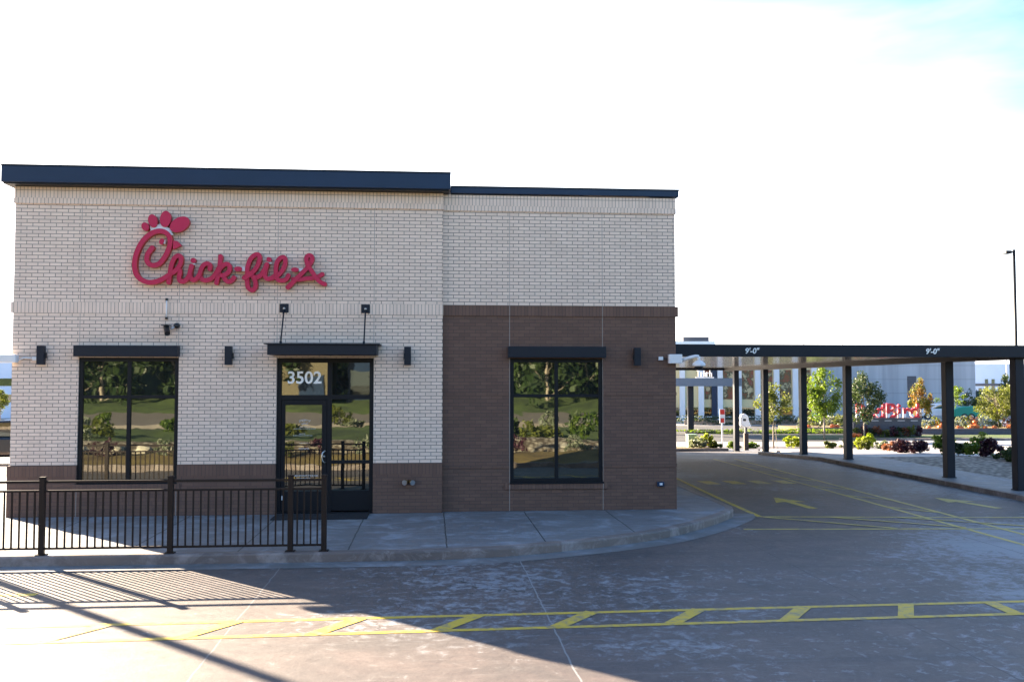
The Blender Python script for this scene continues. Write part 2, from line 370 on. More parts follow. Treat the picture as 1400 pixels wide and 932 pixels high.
# gutter strip at the foot of the kerb
KERB = [(-30, -4.12), (-2, -4.13), (1, -4.14), (3.4, -4.15), (5.2, -4.16), (6.6, -4.16), (7.9, -4.12), (9.0, -3.92), (10.2, -3.42), (11.0, -2.98), (11.7, -2.5), (12.35, -1.85), (12.9, -1.2), (13.35, -.6), (13.7, -.05), (13.85, .45)]
def offset(pts, d):
    out = []
    for i, p in enumerate(pts):
        a = Vector(pts[max(i-1, 0)]); b = Vector(pts[min(i+1, len(pts)-1)]); t = (b-a).normalized(); out.append((p[0]+t.y*d, p[1]-t.x*d))
    return out
def densify(pts, k=4):
    out = []
    P = [Vector(p) for p in pts]
    for i in range(len(P)-1):
        p0, p1, p2, p3 = P[max(i-1, 0)], P[i], P[i+1], P[min(i+2, len(P)-1)]
        if i == 0: out.append(tuple(p1)); continue
        for s in range(k):
            t = s/k; q = .5*((2*p1)+(-p0+p2)*t+(2*p0-5*p1+4*p2-p3)*t*t+(-p0+3*p1-3*p2+p3)*t**3); out.append(tuple(q))
    out.append(tuple(P[-1])); return out
KD = densify(KERB)
g = offset(KD, .42); m_ = MB()
m_.add([(p[0], p[1], -.146) for p in KD]+[(p[0], p[1], -.146) for p in g], [(len(KD)+i, len(KD)+i+1, i+1, i) for i in range(len(KD)-1)])
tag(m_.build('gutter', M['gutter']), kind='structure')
inner = offset(KD, -.16)
km = MB(); n_ = len(KD)
km.add([(p[0], p[1], -.3) for p in KD]+[(p[0], p[1], 0) for p in KD]+[(p[0], p[1], 0) for p in inner], [(i, i+1, n_+i+1, n_+i) for i in range(n_-1)]+[(n_+i, n_+i+1, 2*n_+i+1, 2*n_+i) for i in range(n_-1)])
o = km.build('kerb', M['kerb'], bevel=.035); tag(o, kind='structure')
side = inner + [(13.69, 29.5), (12.6, 29.5), (12.6, 11.0), (-30, 11.0)]
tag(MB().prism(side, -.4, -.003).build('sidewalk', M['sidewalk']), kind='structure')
tag(MB().box(13.693, 13.85, .47, 29.5, -1.2, -.0).build('kerb', M['kerb'], bevel=.02), kind='structure')
# drive-through island on the right, its slab follows the falling ground
def island(name, x0, x1, y0, y1, top, depth, mat, bevel=0):
    ys = [y0] + [y for y in (13,) if y0 < y < y1] + [y1]; vs = []; fs = []
    for y in ys:
        z = gz(y)+top; vs += [(x0, y, z-depth), (x1, y, z-depth), (x1, y, z), (x0, y, z)]
    for i in range(len(ys)-1):
        for k in range(4): a = 4*i+k; b = 4*i+(k+1) % 4; fs.append((a, b, b+4, a+4))
    fs += [(3, 2, 1, 0), tuple(4*(len(ys)-1)+k for k in range(4))]
    o = MB().add(vs, fs).build(name, mat, bevel=bevel); return tag(o, kind='structure')
island('kerb', 20.95, 21.12, 1.2, 19.2, .12, .4, M['kerb'], .02)
island('island_slab', 21.123, 23.0, 1.2, 19.2, .11, .3, M['sidewalk'])
island('planting_bed', 23.003, 27.6, 2.0, 13.5, .10, .3, M['pebble'])
island('pale_slab', 23.003, 33.0, 13.503, 25.0, .06, .3, M['far_ground'])  # pale colour stands in for sunlight where the building shades this slab
island('kerb', 17.0, 21.3, 24.1, 24.3, .13, .4, M['kerb'], .02)
island('planting_bed', 17.0, 21.3, 24.303, 27.5, .12, .3, M['mulch'])

# yellow markings
def strip(name, segs, w, mat, z=-.1468):
    m = MB()
    for k, (a, b) in enumerate(segs):
        a = Vector((a[0], a[1], 0)); b = Vector((b[0], b[1], 0)); t = (b-a).normalized(); n = Vector((-t.y, t.x, 0))*w/2; zz = z+.0006*k
        m.add([(a-n)+Vector((0, 0, zz)), (b-n)+Vector((0, 0, zz)), (b+n)+Vector((0, 0, zz)), (a+n)+Vector((0, 0, zz))], [(0, 1, 2, 3)])
    return tag(m.build(name, mat), kind='structure')
strip('lane_marking', [((2.6, -7.66), (22, -7.26)), ((2.6, -8.33), (22, -7.78))], .10, M['paint'])
for a, b in (((4.3, -7.60), (3.84, -8.27)), ((5.67, -7.58), (5.2, -8.25)), ((7.02, -7.55), (6.56, -8.22)), ((8.34, -7.52), (7.86, -8.18)), ((9.64, -7.49), (9.14, -8.14)), ((10.9, -7.47), (10.4, -8.12)), ((12.17, -7.45), (11.72, -8.08)), ((13.43, -7.42), (13.12, -8.02)), ((14.47, -7.4), (14.45, -7.98)), ((15.8, -7.38), (15.9, -7.95))):
    strip('lane_marking', [(a, b)], .17, M['paint'], -.1445)
strip('lane_marking', [((-3, -6.1), (2.9, -6.02))], .14, M['paint'])
strip('lane_marking', [((17.38, -6.8), (17.55, 14)), ((18.0, -6.8), (18.3, 14))], .10, M['paint_pale'])
strip('lane_marking', [((17.45, 1.2+2.1*i), (18.1, .2+2.1*i)) for i in range(6)], .09, M['paint_pale'], -.1448)
strip('lane_marking', [((14.25, -.05), (19.6, -.62)), ((13.4, -1.6), (18.3, -1.95)), ((18.3, -1.95), (20.3, -2.1))], .10, M['paint_pale'], -.14628)
strip('lane_marking', [((14.3+1.3*i, -.12-.13*i), (16.2+1.3*i, -1.75)) for i in range(3)], .09, M['paint_pale'], -.1418)
strip('lane_marking', [((14.25, -.05), (14.32, 2.4)), ((14.32, 2.4), (14.6, 8.6))], .11, M['paint'])
for k in range(4):
    x = 14.9+.68*k
    o = MB().add([(x, 6.75, -.1462), (x+.06, 5.95, -.1462), (x+.42, 5.9, -.1462), (x+.36, 6.7, -.1462)], [(0, 1, 2, 3)]).build('crossing_marking', M['paint'] if k < 2 else M['paint_pale']); tag(o, kind='structure')
def arrow(x, y, mat, rz):
    pts = [(-.11, -1.0), (.09, -1.0), (.09, .15), (.36, .05), (0, .95), (-.36, .05), (-.09, .15)]
    c, s = math.cos(rz), math.sin(rz)
    o = MB().add([(x+a*c-b*s, y+a*s+b*c, -.1462) for a, b in pts], [tuple(range(7))]).build('arrow_marking', mat); tag(o, kind='structure')
arrow(15.72, 2.05, M['paint'], .08); arrow(19.5, 1.75, M['paint_pale'], .2)

# ------------------------------------------------------------------ restaurant
W = 8.0; W2 = 12.62; DEP = 29.6; ZC = .948; ZB = 3.996; ZT = 6.163; YR = .10
bld = thing('restaurant', 'brick restaurant with cream upper walls, brown brick base and dark roof caps', 'restaurant', (0, 0, 0))
WIN1 = (1.20, 3.03, .60, 2.96); DOOR = (4.85, 6.68, .0, 2.96); WIN2 = (9.32, 11.15, .55, 2.96)
def wall(x0, x1, z0, z1, y0, y1, holes):
    xs = sorted({x0, x1} | {v for h in holes for v in h[:2] if x0 < v < x1}); zs = sorted({z0, z1} | {v for h in holes for v in h[2:] if z0 < v < z1})
    m = MB()
    for i in range(len(xs)-1):
        for j in range(len(zs)-1):
            cx = (xs[i]+xs[i+1])/2; cz = (zs[j]+zs[j+1])/2
            if any(h[0] < cx < h[1] and h[2] < cz < h[3] for h in holes): continue
            m.box(xs[i], xs[i+1], y0, y1, zs[j], zs[j+1])
    return m
def wallparts(name, mat, x0, x1, z0, z1, y0, y1, holes):
    xs = sorted({x0, x1} | {v for h in holes for v in h[:2] if x0 < v < x1}); a = x0
    for i in range(len(xs)-1):
        if any(h[0] < (xs[i]+xs[i+1])/2 < h[1] for h in holes): continue
        MB().box(xs[i], xs[i+1], y0, y1, z0, z1).build(name, mat, bld)
H = [WIN1, DOOR, WIN2]
wall(0, W, ZC, ZT, 0, .35, H).build('wall', M['cream'], bld)
w = wall(-.035, W, -.3, ZC-.003, -.03, .35, H).build('wall_base', M['brown'], bld)
o = wall(YR*0+W+.003, W2, -.3, ZB, YR, .35+YR, H).build('wall', M['brown'], bld); o['label'] = 'brown brick lower wall of the right block'
MB().box(W+.003, W2, YR+.004, .35+YR, ZB+.003, ZT).build('wall', M['cream'], bld)
# side and rear walls, roof
MB().box(0, .35, .353, DEP, ZC, ZT).build('wall', M['cream'], bld); MB().box(-.035, .35, .353, DEP, -.5, ZC-.003).build('wall_base', M['brown'], bld)
MB().box(W2-.35, W2, .35+YR+.003, DEP, -1, ZB).build('wall', M['brown'], bld); MB().box(W2-.35, W2-.004, .35+YR+.003, DEP, ZB+.003, ZT).build('wall', M['cream'], bld)
MB().box(0, W2, DEP+.003, DEP+.3, -1, ZT).build('wall', M['cream'], bld)
MB().box(.355, W2-.355, .46, DEP, ZT-.7, ZT-.5).build('roof', M['asphalt'], bld)
# bands
def band(x0, x1, y, z0, z1, mat, d=.012, name='brick_band', ext=0):
    return MB().box(x0-ext, x1, y-d, y+.05, z0, z1).build(name, mat, bld)
band(0, W+.01, 0, ZB-.203, ZB, M['cream_soldier'], ext=.04)
band(0, W+.006, 0, ZT-.206, ZT-.002, M['cream_soldier'], .02, ext=.012); band(0, W+.008, 0, ZT-.315, ZT-.21, M['cream_header'], .03, ext=.022)
band(W+.012, W2+.012, YR, ZT-.206, ZT-.002, M['cream_soldier'], .012); band(W+.012, W2+.022, YR, ZT-.315, ZT-.21, M['cream_header'], .02)
band(W+.012, W2+.05, YR, ZB-.205, ZB-.003, M['brown_soldier'], .022)
wallparts('brick_band', M['brown_soldier'], -.04, W, ZC-.21, ZC-.008, -.036, -.031, [WIN1, DOOR])
for z0, z1 in ((2.24, 2.30), (.83, .89)):
    wallparts('brick_band', M['brown'], W+.012, W2+.008, z0, z1, YR-.012, YR-.002, [WIN2])
MB().box(9.22, 11.25, YR-.03, YR-.002, .42, .545).build('window_sill', M['brown_soldier'], bld)
MB().box(1.14, 3.09, -.05, -.032, .50, .595).build('window_sill', M['brown_soldier'], bld)
# caps: pieces running round three sides
cp = MB().box(-.15, W+.14, -.30, .7, 6.19, 6.50).box(-.15, .5, .703, DEP+.4, 6.19, 6.50)
cp.build('roof_cap', M['cap'], bld, bevel=.012)
MB().box(-.155, W+.145, -.315, .69, 6.498, 6.52).build('roof_cap', M['navy'], bld)
MB().box(-.12, W+.11, -.26, .3, 6.166, 6.187).build('roof_soffit', M['frame'], bld)
MB().box(W+.15, W2+.07, YR-.06, .8, 6.185, 6.31).box(W2-.35, W2+.07, .803, DEP+.4, 6.185, 6.31).build('roof_cap', M['cap'], bld, bevel=.008)
MB().box(W+.15, W2+.08, YR-.075, .79, 6.308, 6.33).build('roof_cap', M['navy'], bld)

def window(x0, x1, z0, z1, y, midx, midz):
    fr = MB(); t = .075; f0, f1 = y+.03, y+.12
    fr.box(x0+.002, x0+t, f0, f1, z0+.002, z1-.002).box(x1-t, x1-.002, f0, f1, z0+.002, z1-.002).box(x0+t, x1-t, f0, f1, z1-t, z1-.002).box(x0+t, x1-t, f0, f1, z0+.002, z0+t)
    fr.box(midx-.035, midx+.035, f0+.004, f1, z0+t, z1-t).box(x0+t, midx-.035, f0+.006, f1, midz-.03, midz+.03).box(midx+.035, x1-t, f0+.006, f1, midz-.03, midz+.03)
    w = fr.build('window', M['frame'], bld)
    for (a, b) in ((x0+t, midx-.035), (midx+.035, x1-t)):
        for (c, d) in ((z0+t, midz-.03), (midz+.03, z1-t)):
            MB().box(a-.01, b+.01, f0+.035, f0+.05, c-.01, d+.01).build('pane', M['glass'], w)
    MB().box(x0+.01, x1-.01, f1+.005, f1+.03, z0+.01, z1-.01).build('blind', M['black'], w)  # black sheet behind the panes stands in for the unlit room
    MB().box(x0-.01, x1+.01, y-.045, y+.03, z0-.03, z0+.003).build('sill', M['frame'], w)
    return w
window(*WIN1, 0, 2.115, 2.22); window(*WIN2, YR, 10.235, 2.23)
# window awnings
MB().box(1.16, 3.05, -.18, -.002, 2.975, 3.18).build('awning', M['navy'], bld, bevel=.006)
MB().box(9.27, 11.19, YR-.18, YR-.002, 2.975, 3.19).build('awning', M['navy'], bld, bevel=.006)

# storefront
y = .05
sf = MB()
sf.box(4.852, 4.93, y, y+.11, .03, 2.958).box(6.60, 6.678, y, y+.11, .03, 2.958).box(4.93, 6.60, y, y+.11, 2.87, 2.958)
sf.box(5.80, 5.885, y, y+.11, .03, 2.87).box(4.93, 5.80, y+.002, y+.11, 2.16, 2.25).box(5.885, 6.60, y+.002, y+.11, 2.17, 2.25)
sf.box(5.885, 6.60, y+.002, y+.11, .94, 1.0).box(5.885, 6.60, y+.012, y+.10, .05, .43).box(4.852, 6.678, y-.02, y+.12, .004, .028)
sfo = sf.build('storefront_frame', M['frame'], bld)
def pane(a, b, c, d, par, name='pane'): return MB().box(a-.008, b+.008, y+.05, y+.062, c-.008, d+.008).build(name, M['glass'], par)
pane(4.93, 5.80, 2.25, 2.87, sfo); pane(5.885, 6.60, 2.25, 2.87, sfo); pane(5.885, 6.60, 1.0, 2.17, sfo); pane(5.885, 6.60, .43, .94, sfo)
MB().box(4.87, 6.66, y+.13, y+.15, .03, 2.94).build('blind', M['black'], sfo)  # black sheet in place of the dark interior behind the entrance
dr = MB(); a, b = 4.935, 5.795
dr.box(a, a+.075, y+.01, y+.06, .035, 2.155).box(b-.095, b, y+.01, y+.06, .035, 2.155).box(a+.075, b-.095, y+.01, y+.06, 2.06, 2.155).box(a+.075, b-.095, y+.01, y+.06, .035, .42)
door = dr.build('door', M['frame'], bld, bevel=.004)
MB().box(a+.067, b-.087, y+.03, y+.042, .41, 2.07).build('glass_panel', M['glass'], door)
MB().tube([(5.775, y+.01, 1.18), (5.765, y-.05, 1.19), (5.725, y-.07, 1.15), (5.715, y-.07, 1.08), (5.725, y-.07, 1.0), (5.765, y-.05, .965), (5.775, y+.01, .97)], .013, 10).build('handle', M['steel'], door, smooth=True)
MB().tube([(5.75, y+.012, 1.08), (5.75, y-.002, 1.08)], .018, 14).build('lock', M['steel'], door, smooth=True)
MB().box(4.955, 4.975, y-.002, y+.009, .26, .34).build('door_sticker', M['white_plastic'], door)
def text(s, size, loc, mat, parent, name='lettering', ext=.004, offs=0, shear=0, align='LEFT', rot=(math.pi/2, 0, 0), space=1.0, sx=1.0):
    cu = bpy.data.curves.new(name, 'FONT'); cu.body = s; cu.size = size; cu.extrude = ext; cu.offset = offs; cu.shear = shear; cu.align_x = align; cu.space_character = space
    t = bpy.data.objects.new('tmp', cu); COL.objects.link(t); bpy.context.view_layer.update()
    me = bpy.data.meshes.new_from_object(t); bpy.data.objects.remove(t)
    me.materials.clear(); me.materials.append(mat)
    o = bpy.data.objects.new(name, me); COL.objects.link(o); o.location = loc; o.rotation_euler = rot; o.scale = (sx, 1, 1); o.parent = parent; return o
text('3502', .325, (5.03, y+.045, 2.475), M['white_paint'], sfo, 'house_number', offs=.006, space=1.02)
# unreadable small lettering on the door: rows of short pale marks
def decal_row(cx, cz, n, wd, h, arc=0):
    m = MB()
    for i in range(n):
        x = cx-wd/2+wd*(i+.1)/n; zz = cz+arc*(1-((i-n/2+.5)/(n/2))**2); k = random.choice((0, 1, 2))
        ww = wd/n*.7
        m.box(x, x+ww*.3, y+.0265, y+.0285, zz, zz+h)
        if k == 0: m.box(x+ww*.3, x+ww, y+.0265, y+.0285, zz+h*.75, zz+h)
        if k == 1: m.box(x+ww*.3, x+ww, y+.0265, y+.0285, zz, zz+h*.25).box(x+ww*.3, x+ww, y+.0265, y+.0285, zz+h*.75, zz+h)
        if k == 2: m.box(x+ww*.7, x+ww, y+.0265, y+.0285, zz, zz+h)
    m.build('decal', M['decal'], door)
for args in ((5.38, 1.73, 8, .22, .035, .02), (5.38, 1.68, 6, .13, .03, .008), (5.38, 1.635, 11, .2, .018), (5.38, 1.60, 24, .42, .014), (5.33, 1.50, 9, .12, .02), (5.34, 1.47, 22, .36, .014), (5.37, 1.33, 12, .2, .012), (5.37, 1.21, 8, .2, .03), (5.36, .70, 14, .55, .03), (5.36, .66, 12, .28, .014)):
    decal_row(*args)

# ------------------------------------------------------------------ things on the facade
cn = thing('entrance_canopy', 'flat dark metal canopy hung on two rods over the glass entrance door', 'canopy', (5.77, 0, 3.0))
MB().box(-1.0, 1.0, -.62, -.002, 0, .19).build('fascia', M['navy'], cn, bevel=.006)
MB().box(-1.06, 1.06, -.66, -.002, .193, .212).build('top_flange', M['navy'], cn)
for x in (-.79, .75):
    p_ = MB().box(x-.085, x+.085, -.03, -.014, .82, .99).build('wall_plate', M['navy'], cn, bevel=.02)
    MB().tube([(x, -.03, .90), (x, -.40, .24)], .014, 10).build('rod', M['navy'], cn, smooth=True)
    MB().box(x-.02, x+.02, -.43, -.37, .212, .26).build('clevis', M['navy'], cn)
    MB().lathe([(.001, 0), (.022, .0), (.022, .012), (.012, .02)], n=14).build('bolt', M['steel'], p_).location = (x, -.03, .90)
    bpy.context.view_layer.update(); p_.children[-1].rotation_euler = (R(90), 0, 0)
def sconce(x, yy, label, flip=1):
    t = thing('wall_lamp', label, 'wall lamp', (x, yy, 2.82), 0, 'box wall lamps on the front wall')
    MB().box(-.065, .065, -.16, -.05, 0, .35).build('lamp_housing', M['navy'], t, bevel=.006)
    MB().box(-.045+.0*flip, .045, -.05, -.002, .09, .26).build('mounting_plate', M['black'], t)
    MB().box(.064*flip-.012, .064*flip+.018, -.10, -.03, .12, .22).build('junction_knob', M['black'], t)
    return t
sconce(.56, 0, 'upright box wall lamp left of the left window', 1); sconce(3.97, 0, 'upright box wall lamp between the left window and entrance door', 1)
sconce(7.33, 0, 'upright box wall lamp right of the entrance canopy on cream brick', -1); sconce(11.82, YR, 'upright box wall lamp on the brown brick right of the right window', -1)
# conduit
cdt = thing('conduit', 'short white conduit with black ends above the small black camera', 'conduit', (2.795, -.02, 3.70))
MB().tube([(0, -.012, .02), (0, -.012, .34)], .014, 10).build('pipe', M['white_plastic'], cdt, smooth=True)
for z in (-.02, .335): MB().box(-.022, .022, -.03, .018, z, z+.045).build('end_cap', M['black'], cdt, bevel=.006)
# small black camera
kc = thing('security_camera', 'small black bullet camera on the cream brick above the left window', 'security camera', (2.93, 0, 3.52))
MB().tube([(.06, -.002, .04), (.06, -.10, .04)], [.055, .045], 16).build('mounting_base', M['black'], kc, smooth=True)
MB().tube([(.04, -.08, .02), (-.03, -.12, -.03)], .018, 10).build('arm', M['steel'], kc, smooth=True)
MB().tube([(-.13, -.05, .02), (-.05, -.26, -.12)], .052, 16).build('camera_body', M['black'], kc)
MB().box(-.2, -.05, -.16, -.03, .035, .05).build('sun_shield', M['black'], kc)
# sprinkler connection
fd = thing('fire_connection', 'small brass twin hose connection on the brown brick right of the door', 'hose connection', (7.36, -.036, .60))
MB().tube([(0, 0, 0), (0, -.02, 0)], .12, 20).build('back_plate', M['brown'], fd)
for s in (-1, 1):
    c_ = MB().tube([(.03*s, -.02, 0), (.07*s, -.10, -.01)], .042, 14).build('outlet', M['brass'], fd, smooth=True)
    MB().tube([(.07*s, -.10, -.01), (.08*s, -.12, -.013)], .05, 14).build('outlet_cap', M['steel'], c_)
ol = thing('outlet_box', 'small grey covered outlet low on the brown brick near the right corner', 'outlet', (12.29, YR, .49))
MB().box(-.07, .07, -.06, -.002, -.04, .05).build('cover', M['cap'], ol, bevel=.012); MB().box(-.03, .03, -.067, -.058, -.012, .03).build('cover_lens', M['white_plastic'], ol)
sb = thing('sensor_box', 'tiny pale sensor box left of the white corner camera', 'sensor', (12.31, YR, 2.96))
MB().box(-.045, .045, -.05, -.002, -.03, .04).build('housing', M['white_plastic'], sb, bevel=.006); MB().tube([(.045, -.02, 0), (.14, -.02, -.005)], .008, 8).build('cable', M['black'], sb)
# white corner cameras
def dome_cam(loc, label, s, back):
    t = thing('security_camera', label, 'security camera', loc)
    MB().box(-.13, .13, -.14, -.004, -.09, .09).build('corner_bracket', M['white_plastic'], t, bevel=.01)
    if back:
        MB().tube([(.13, -.07, -.03), (.30, -.09, .03), (.40, -.1, .055), (.47, -.1, .05)], [.035, .032, .03, .03], 12).build('arm', M['white_plastic'], t, smooth=True)
        MB().tube([(.47, -.1, .05), (.47, -.1, -.04)], .03, 12).build('neck', M['white_plastic'], t, smooth=True)
        MB().lathe([(.03, .0), (.06, -.01), (.125, -.06), (.13, -.10), (.12, -.115)][::-1], (.47, -.1, -.03), 24).build('housing', M['white_plastic'], t, smooth=True)
        MB().lathe([(.02, -.195), (.06, -.18), (.085, -.15), (.09, -.117)], (.47, -.1, -.03), 24).build('lens_dome', M['black'], t, smooth=True)
    return t
dome_cam((12.58, YR-.03, 2.955), 'white dome camera on an arm at the right corner of the building', 1, True)
t = thing('security_camera', 'white flat camera box on the left corner of the cream brick wall', 'security camera', (-.03, -.03, 2.93))
MB().box(-.26, .17, -.16, -.004, -.075, .075).build('housing', M['white_plastic'], t, bevel=.02)
MB().tube([(.17, -.03, -.03), (.26, -.03, .02), (.42, -.03, .01)], .014, 10).build('conduit', M['white_plastic'], t, smooth=True)
MB().box(.42, .55, -.05, .02, -.03, .04).build('junction_box', M['white_plastic'], t, bevel=.008)

# ---- script sign
sg = thing('sign', 'red script restaurant name sign with a comb-topped letter on the cream brick', 'sign', (2.17, 0, 4.2))
def sp(px, py): return ((px-183)*.01369, 5.73-(py-290)*.01372-4.2)
def c1(z): return [sp(170+a/7.77, 280+b/7.77) for a, b in z]
def c2(z): return [sp(285+a/8., 335+b/8.) for a, b in z]
def spline(P, k=7, closed=False):
    P = [Vector(p) for p in P]; out = []
    for i in range(len(P)-1):
        p0, p1, p2, p3 = P[max(i-1, 0)], P[i], P[i+1], P[min(i+2, len(P)-1)]
        for s in range(k):
            t = s/k; out.append(.5*((2*p1)+(-p0+p2)*t+(2*p0-5*p1+4*p2-p3)*t*t+(-p0+3*p1-3*p2+p3)*t**3))
    out.append(P[-1]); return out
LAY = [0]
def stroke(P, wd, name='letter', k=7):
    pts = spline(P, k); n = len(pts); LAY[0] += 1
    yf0 = -.135 - .0021*(LAY[0] % 5)
    r = wd/2; L = []; Rr = []; ys = []
    for i, p in enumerate(pts):
        t = (pts[min(i+1, n-1)]-pts[max(i-1, 0)]).normalized(); nn = Vector((-t.y, t.x))
        L.append(p+nn*r); Rr.append(p-nn*r); ys.append(yf0 - .008*i/n)
    def capp(c, t, yy):
        a0 = math.atan2(t.y, t.x); return [(c+Vector((math.cos(a0+a), math.sin(a0+a)))*r) for a in [math.pi/2-math.pi*j/8 for j in range(1, 8)]]
    tE = (pts[-1]-pts[-2]).normalized(); tS = (pts[0]-pts[1]).normalized()
    face = MB(); edge = MB(); yb = -.03
    vs = [(p.x, ys[i], p.y) for i, p in enumerate(L)] + [(p.x, ys[i], p.y) for i, p in enumerate(Rr)]
    face.add(vs, [(i, n+i, n+i+1, i+1) for i in range(n-1)])
    e = [L[-1]] + capp(pts[-1], tE, 0) + [Rr[-1]]; s_ = [Rr[0]] + capp(pts[0], tS, 0) + [L[0]]
    face.add([(q.x, ys[-1], q.y) for q in e], [tuple(range(len(e)))]); face.add([(q.x, ys[0], q.y) for q in s_], [tuple(range(len(s_)))])
    loop = [(q, ys[i]) for i, q in enumerate(L)] + [(q, ys[-1]) for q in e[1:-1]] + [(Rr[i], ys[i]) for i in range(n-1, -1, -1)] + [(q, ys[0]) for q in s_[1:-1]]
    m = len(loop); edge.add([(q.x, yy-.004, q.y) for q, yy in loop]+[(q.x, yb, q.y) for q, yy in loop], [(i, (i+1) % m, m+(i+1) % m, m+i) for i in range(m)])
    f = face.build(name, M['red'], sg); edge.build('return', M['red_edge'], f); return f
def blob(c, rx, rz, ang, name):
    n = 28; poly = []; a0 = R(ang)
    for i in range(n):
        t = 2*math.pi*i/n; u, v = rx*math.cos(t), rz*math.sin(t); poly.append((c[0]+u*math.cos(a0)-v*math.sin(a0), c[1]+u*math.sin(a0)+v*math.cos(a0)))
    f = MB().prismy(poly, -.14, -.13).build(name, M['red'], sg)
    MB().prismy([((p[0]-c[0])*.99+c[0], (p[1]-c[1])*.99+c[1]) for p in poly], -.129, -.03).build('return', M['red_edge'], f)
K = .01369/7.77; K2 = .01369/8
stroke(c1([(312, 480), (268, 545), (258, 610), (285, 655), (335, 667), (395, 642), (445, 575), (480, 500), (497, 430), (490, 365), (455, 320), (400, 300), (330, 312), (260, 358), (200, 430), (158, 520), (136, 610), (135, 700), (160, 778), (215, 828), (290, 850), (370, 838), (440, 805), (500, 765)]), 6.6*.01369)
W5 = 6.1*.01369
stroke(c1([(488, 848), (500, 760), (515, 665), (545, 590), (583, 562), (612, 580), (610, 645), (575, 705), (535, 745)]), W5)
stroke(c1([(560, 715), (592, 705), (606, 735), (597, 790), (608, 832), (645, 835), (688, 800), (712, 740)]), W5)
stroke(c1([(725, 670), (712, 735), (718, 795), (745, 822), (785, 800), (815, 750)]), W5)
blob(c1([(742, 611)])[0], 28*K, 28*K, 0, 'letter_dot')
stroke(c1([(915, 700), (918, 660), (885, 642), (845, 665), (820, 720), (815, 775), (840, 815), (890, 820), (945, 795), (985, 740), (1010, 690)]), W5)
stroke(c2([(137, 140), (133, 215), (122, 300), (110, 370), (97, 435)]), W5)
stroke(c2([(40, 385), (85, 350), (120, 300), (155, 250), (195, 225), (225, 232), (240, 270), (225, 315), (185, 345), (150, 352)]), W5)
stroke(c2([(170, 350), (190, 395), (222, 420), (262, 408), (288, 375)]), W5)
blob(c2([(330, 278)])[0], 43*K2, 27*K2, 0, 'hyphen')
stroke(c2([(395, 375), (430, 340), (432, 260), (462, 170), (510, 122), (552, 120), (562, 170), (540, 240), (500, 300), (450, 345), (405, 380)]), W5)
stroke(c2([(425, 355), (430, 420), (440, 480), (480, 512), (515, 485), (520, 425), (495, 365), (460, 335)]), W5)
stroke(c2([(470, 345), (520, 368), (570, 350), (610, 295), (640, 225)]), W5)
stroke(c2([(645, 225), (625, 300), (622, 355), (650, 385), (695, 375), (735, 345)]), W5)
blob(c2([(665, 170)])[0], 28*K2, 28*K2, 0, 'letter_dot')
stroke(c2([(700, 380), (740, 345), (740, 270), (755, 195), (795, 148), (835, 150), (842, 210), (820, 275), (780, 330), (745, 365), (775, 398), (825, 400), (862, 380), (878, 345)]), W5)
blob(c2([(950, 280)])[0], 43*K2, 25*K2, 0, 'hyphen')
stroke(c2([(873, 477), (915, 435), (965, 380), (1030, 315), (1080, 262), (1112, 215), (1135, 170), (1130, 130), (1100, 120), (1075, 145), (1080, 200), (1105, 255), (1140, 305), (1185, 370), (1230, 415), (1278, 438)]), W5)
stroke(c2([(930, 385), (1000, 388), (1080, 375), (1150, 370), (1210, 350), (1250, 328)]), W5*.95)
for (c, rx, rz, a) in (((237, 255), 38, 47, 28), ((314, 192), 48, 72, 14), ((445, 170), 57, 88, -6), ((595, 226), 112, 74, 32)):
    blob(c1([c])[0], rx*K, rz*K, a, 'comb_feather')
blob(c1([(410, 411)])[0], 25*K, 33*K, -20, 'eye')
bk = c1([(528, 400), (572, 405), (618, 452), (580, 472), (530, 495)])[::-1]
f = MB().prismy(bk, -.14, -.13).build('beak', M['red'], sg); MB().prismy(bk, -.129, -.03).build('return', M['red_edge'], f)
wb = MB()
arc1 = [(270, 312), (325, 268), (385, 243), (440, 258), (485, 285), (528, 335)]; arc2 = [(492, 345), (455, 300), (400, 285), (340, 290), (290, 318)]
wb.prismy(c1(arc1[:1]+arc1[1:]+arc2)[::-1], -.115, -.05)
wb.prismy(c1([(280, 250), (400, 215), (520, 290), (500, 320), (400, 290), (290, 300)])[::-1], -.10, -.055)
wb.build('white_backer', M['white_plastic'], sg)
for q in ([(368, 255), (405, 255), (405, 300), (368, 300)], [(990, 262), (1045, 262), (1040, 298), (990, 298)], [(628, 196), (690, 196), (690, 216), (628, 216)]):
    MB().prismy(c2(q)[::-1], -.11, -.04).build('white_backer', M['white_plastic'], sg)
MB().prismy(c1([(718, 640), (758, 640), (758, 655), (718, 655)])[::-1], -.11, -.04).build('white_backer', M['white_plastic'], sg)
MB().prismy(c1([(428, 395), (446, 395), (446, 435), (428, 435)])[::-1], -.12, -.04).build('white_backer', M['white_plastic'], sg)
for bx in ((.2, .25), (.6, .25), (1.3, .25), (1.9, .3), (2.5, .3), (3.2, .28)):
    MB().tube([(bx[0], -.035, bx[1]), (bx[0], .0, bx[1])], .02, 8).build('standoff', M['steel'], sg)

# door mat
o = MB().box(4.88, 6.62, -.78, -.02, .001, .014).build('door_mat', M['mat'], bevel=.004); tag(o, 'black rubber mat on the sidewalk before the entrance door', 'door mat')

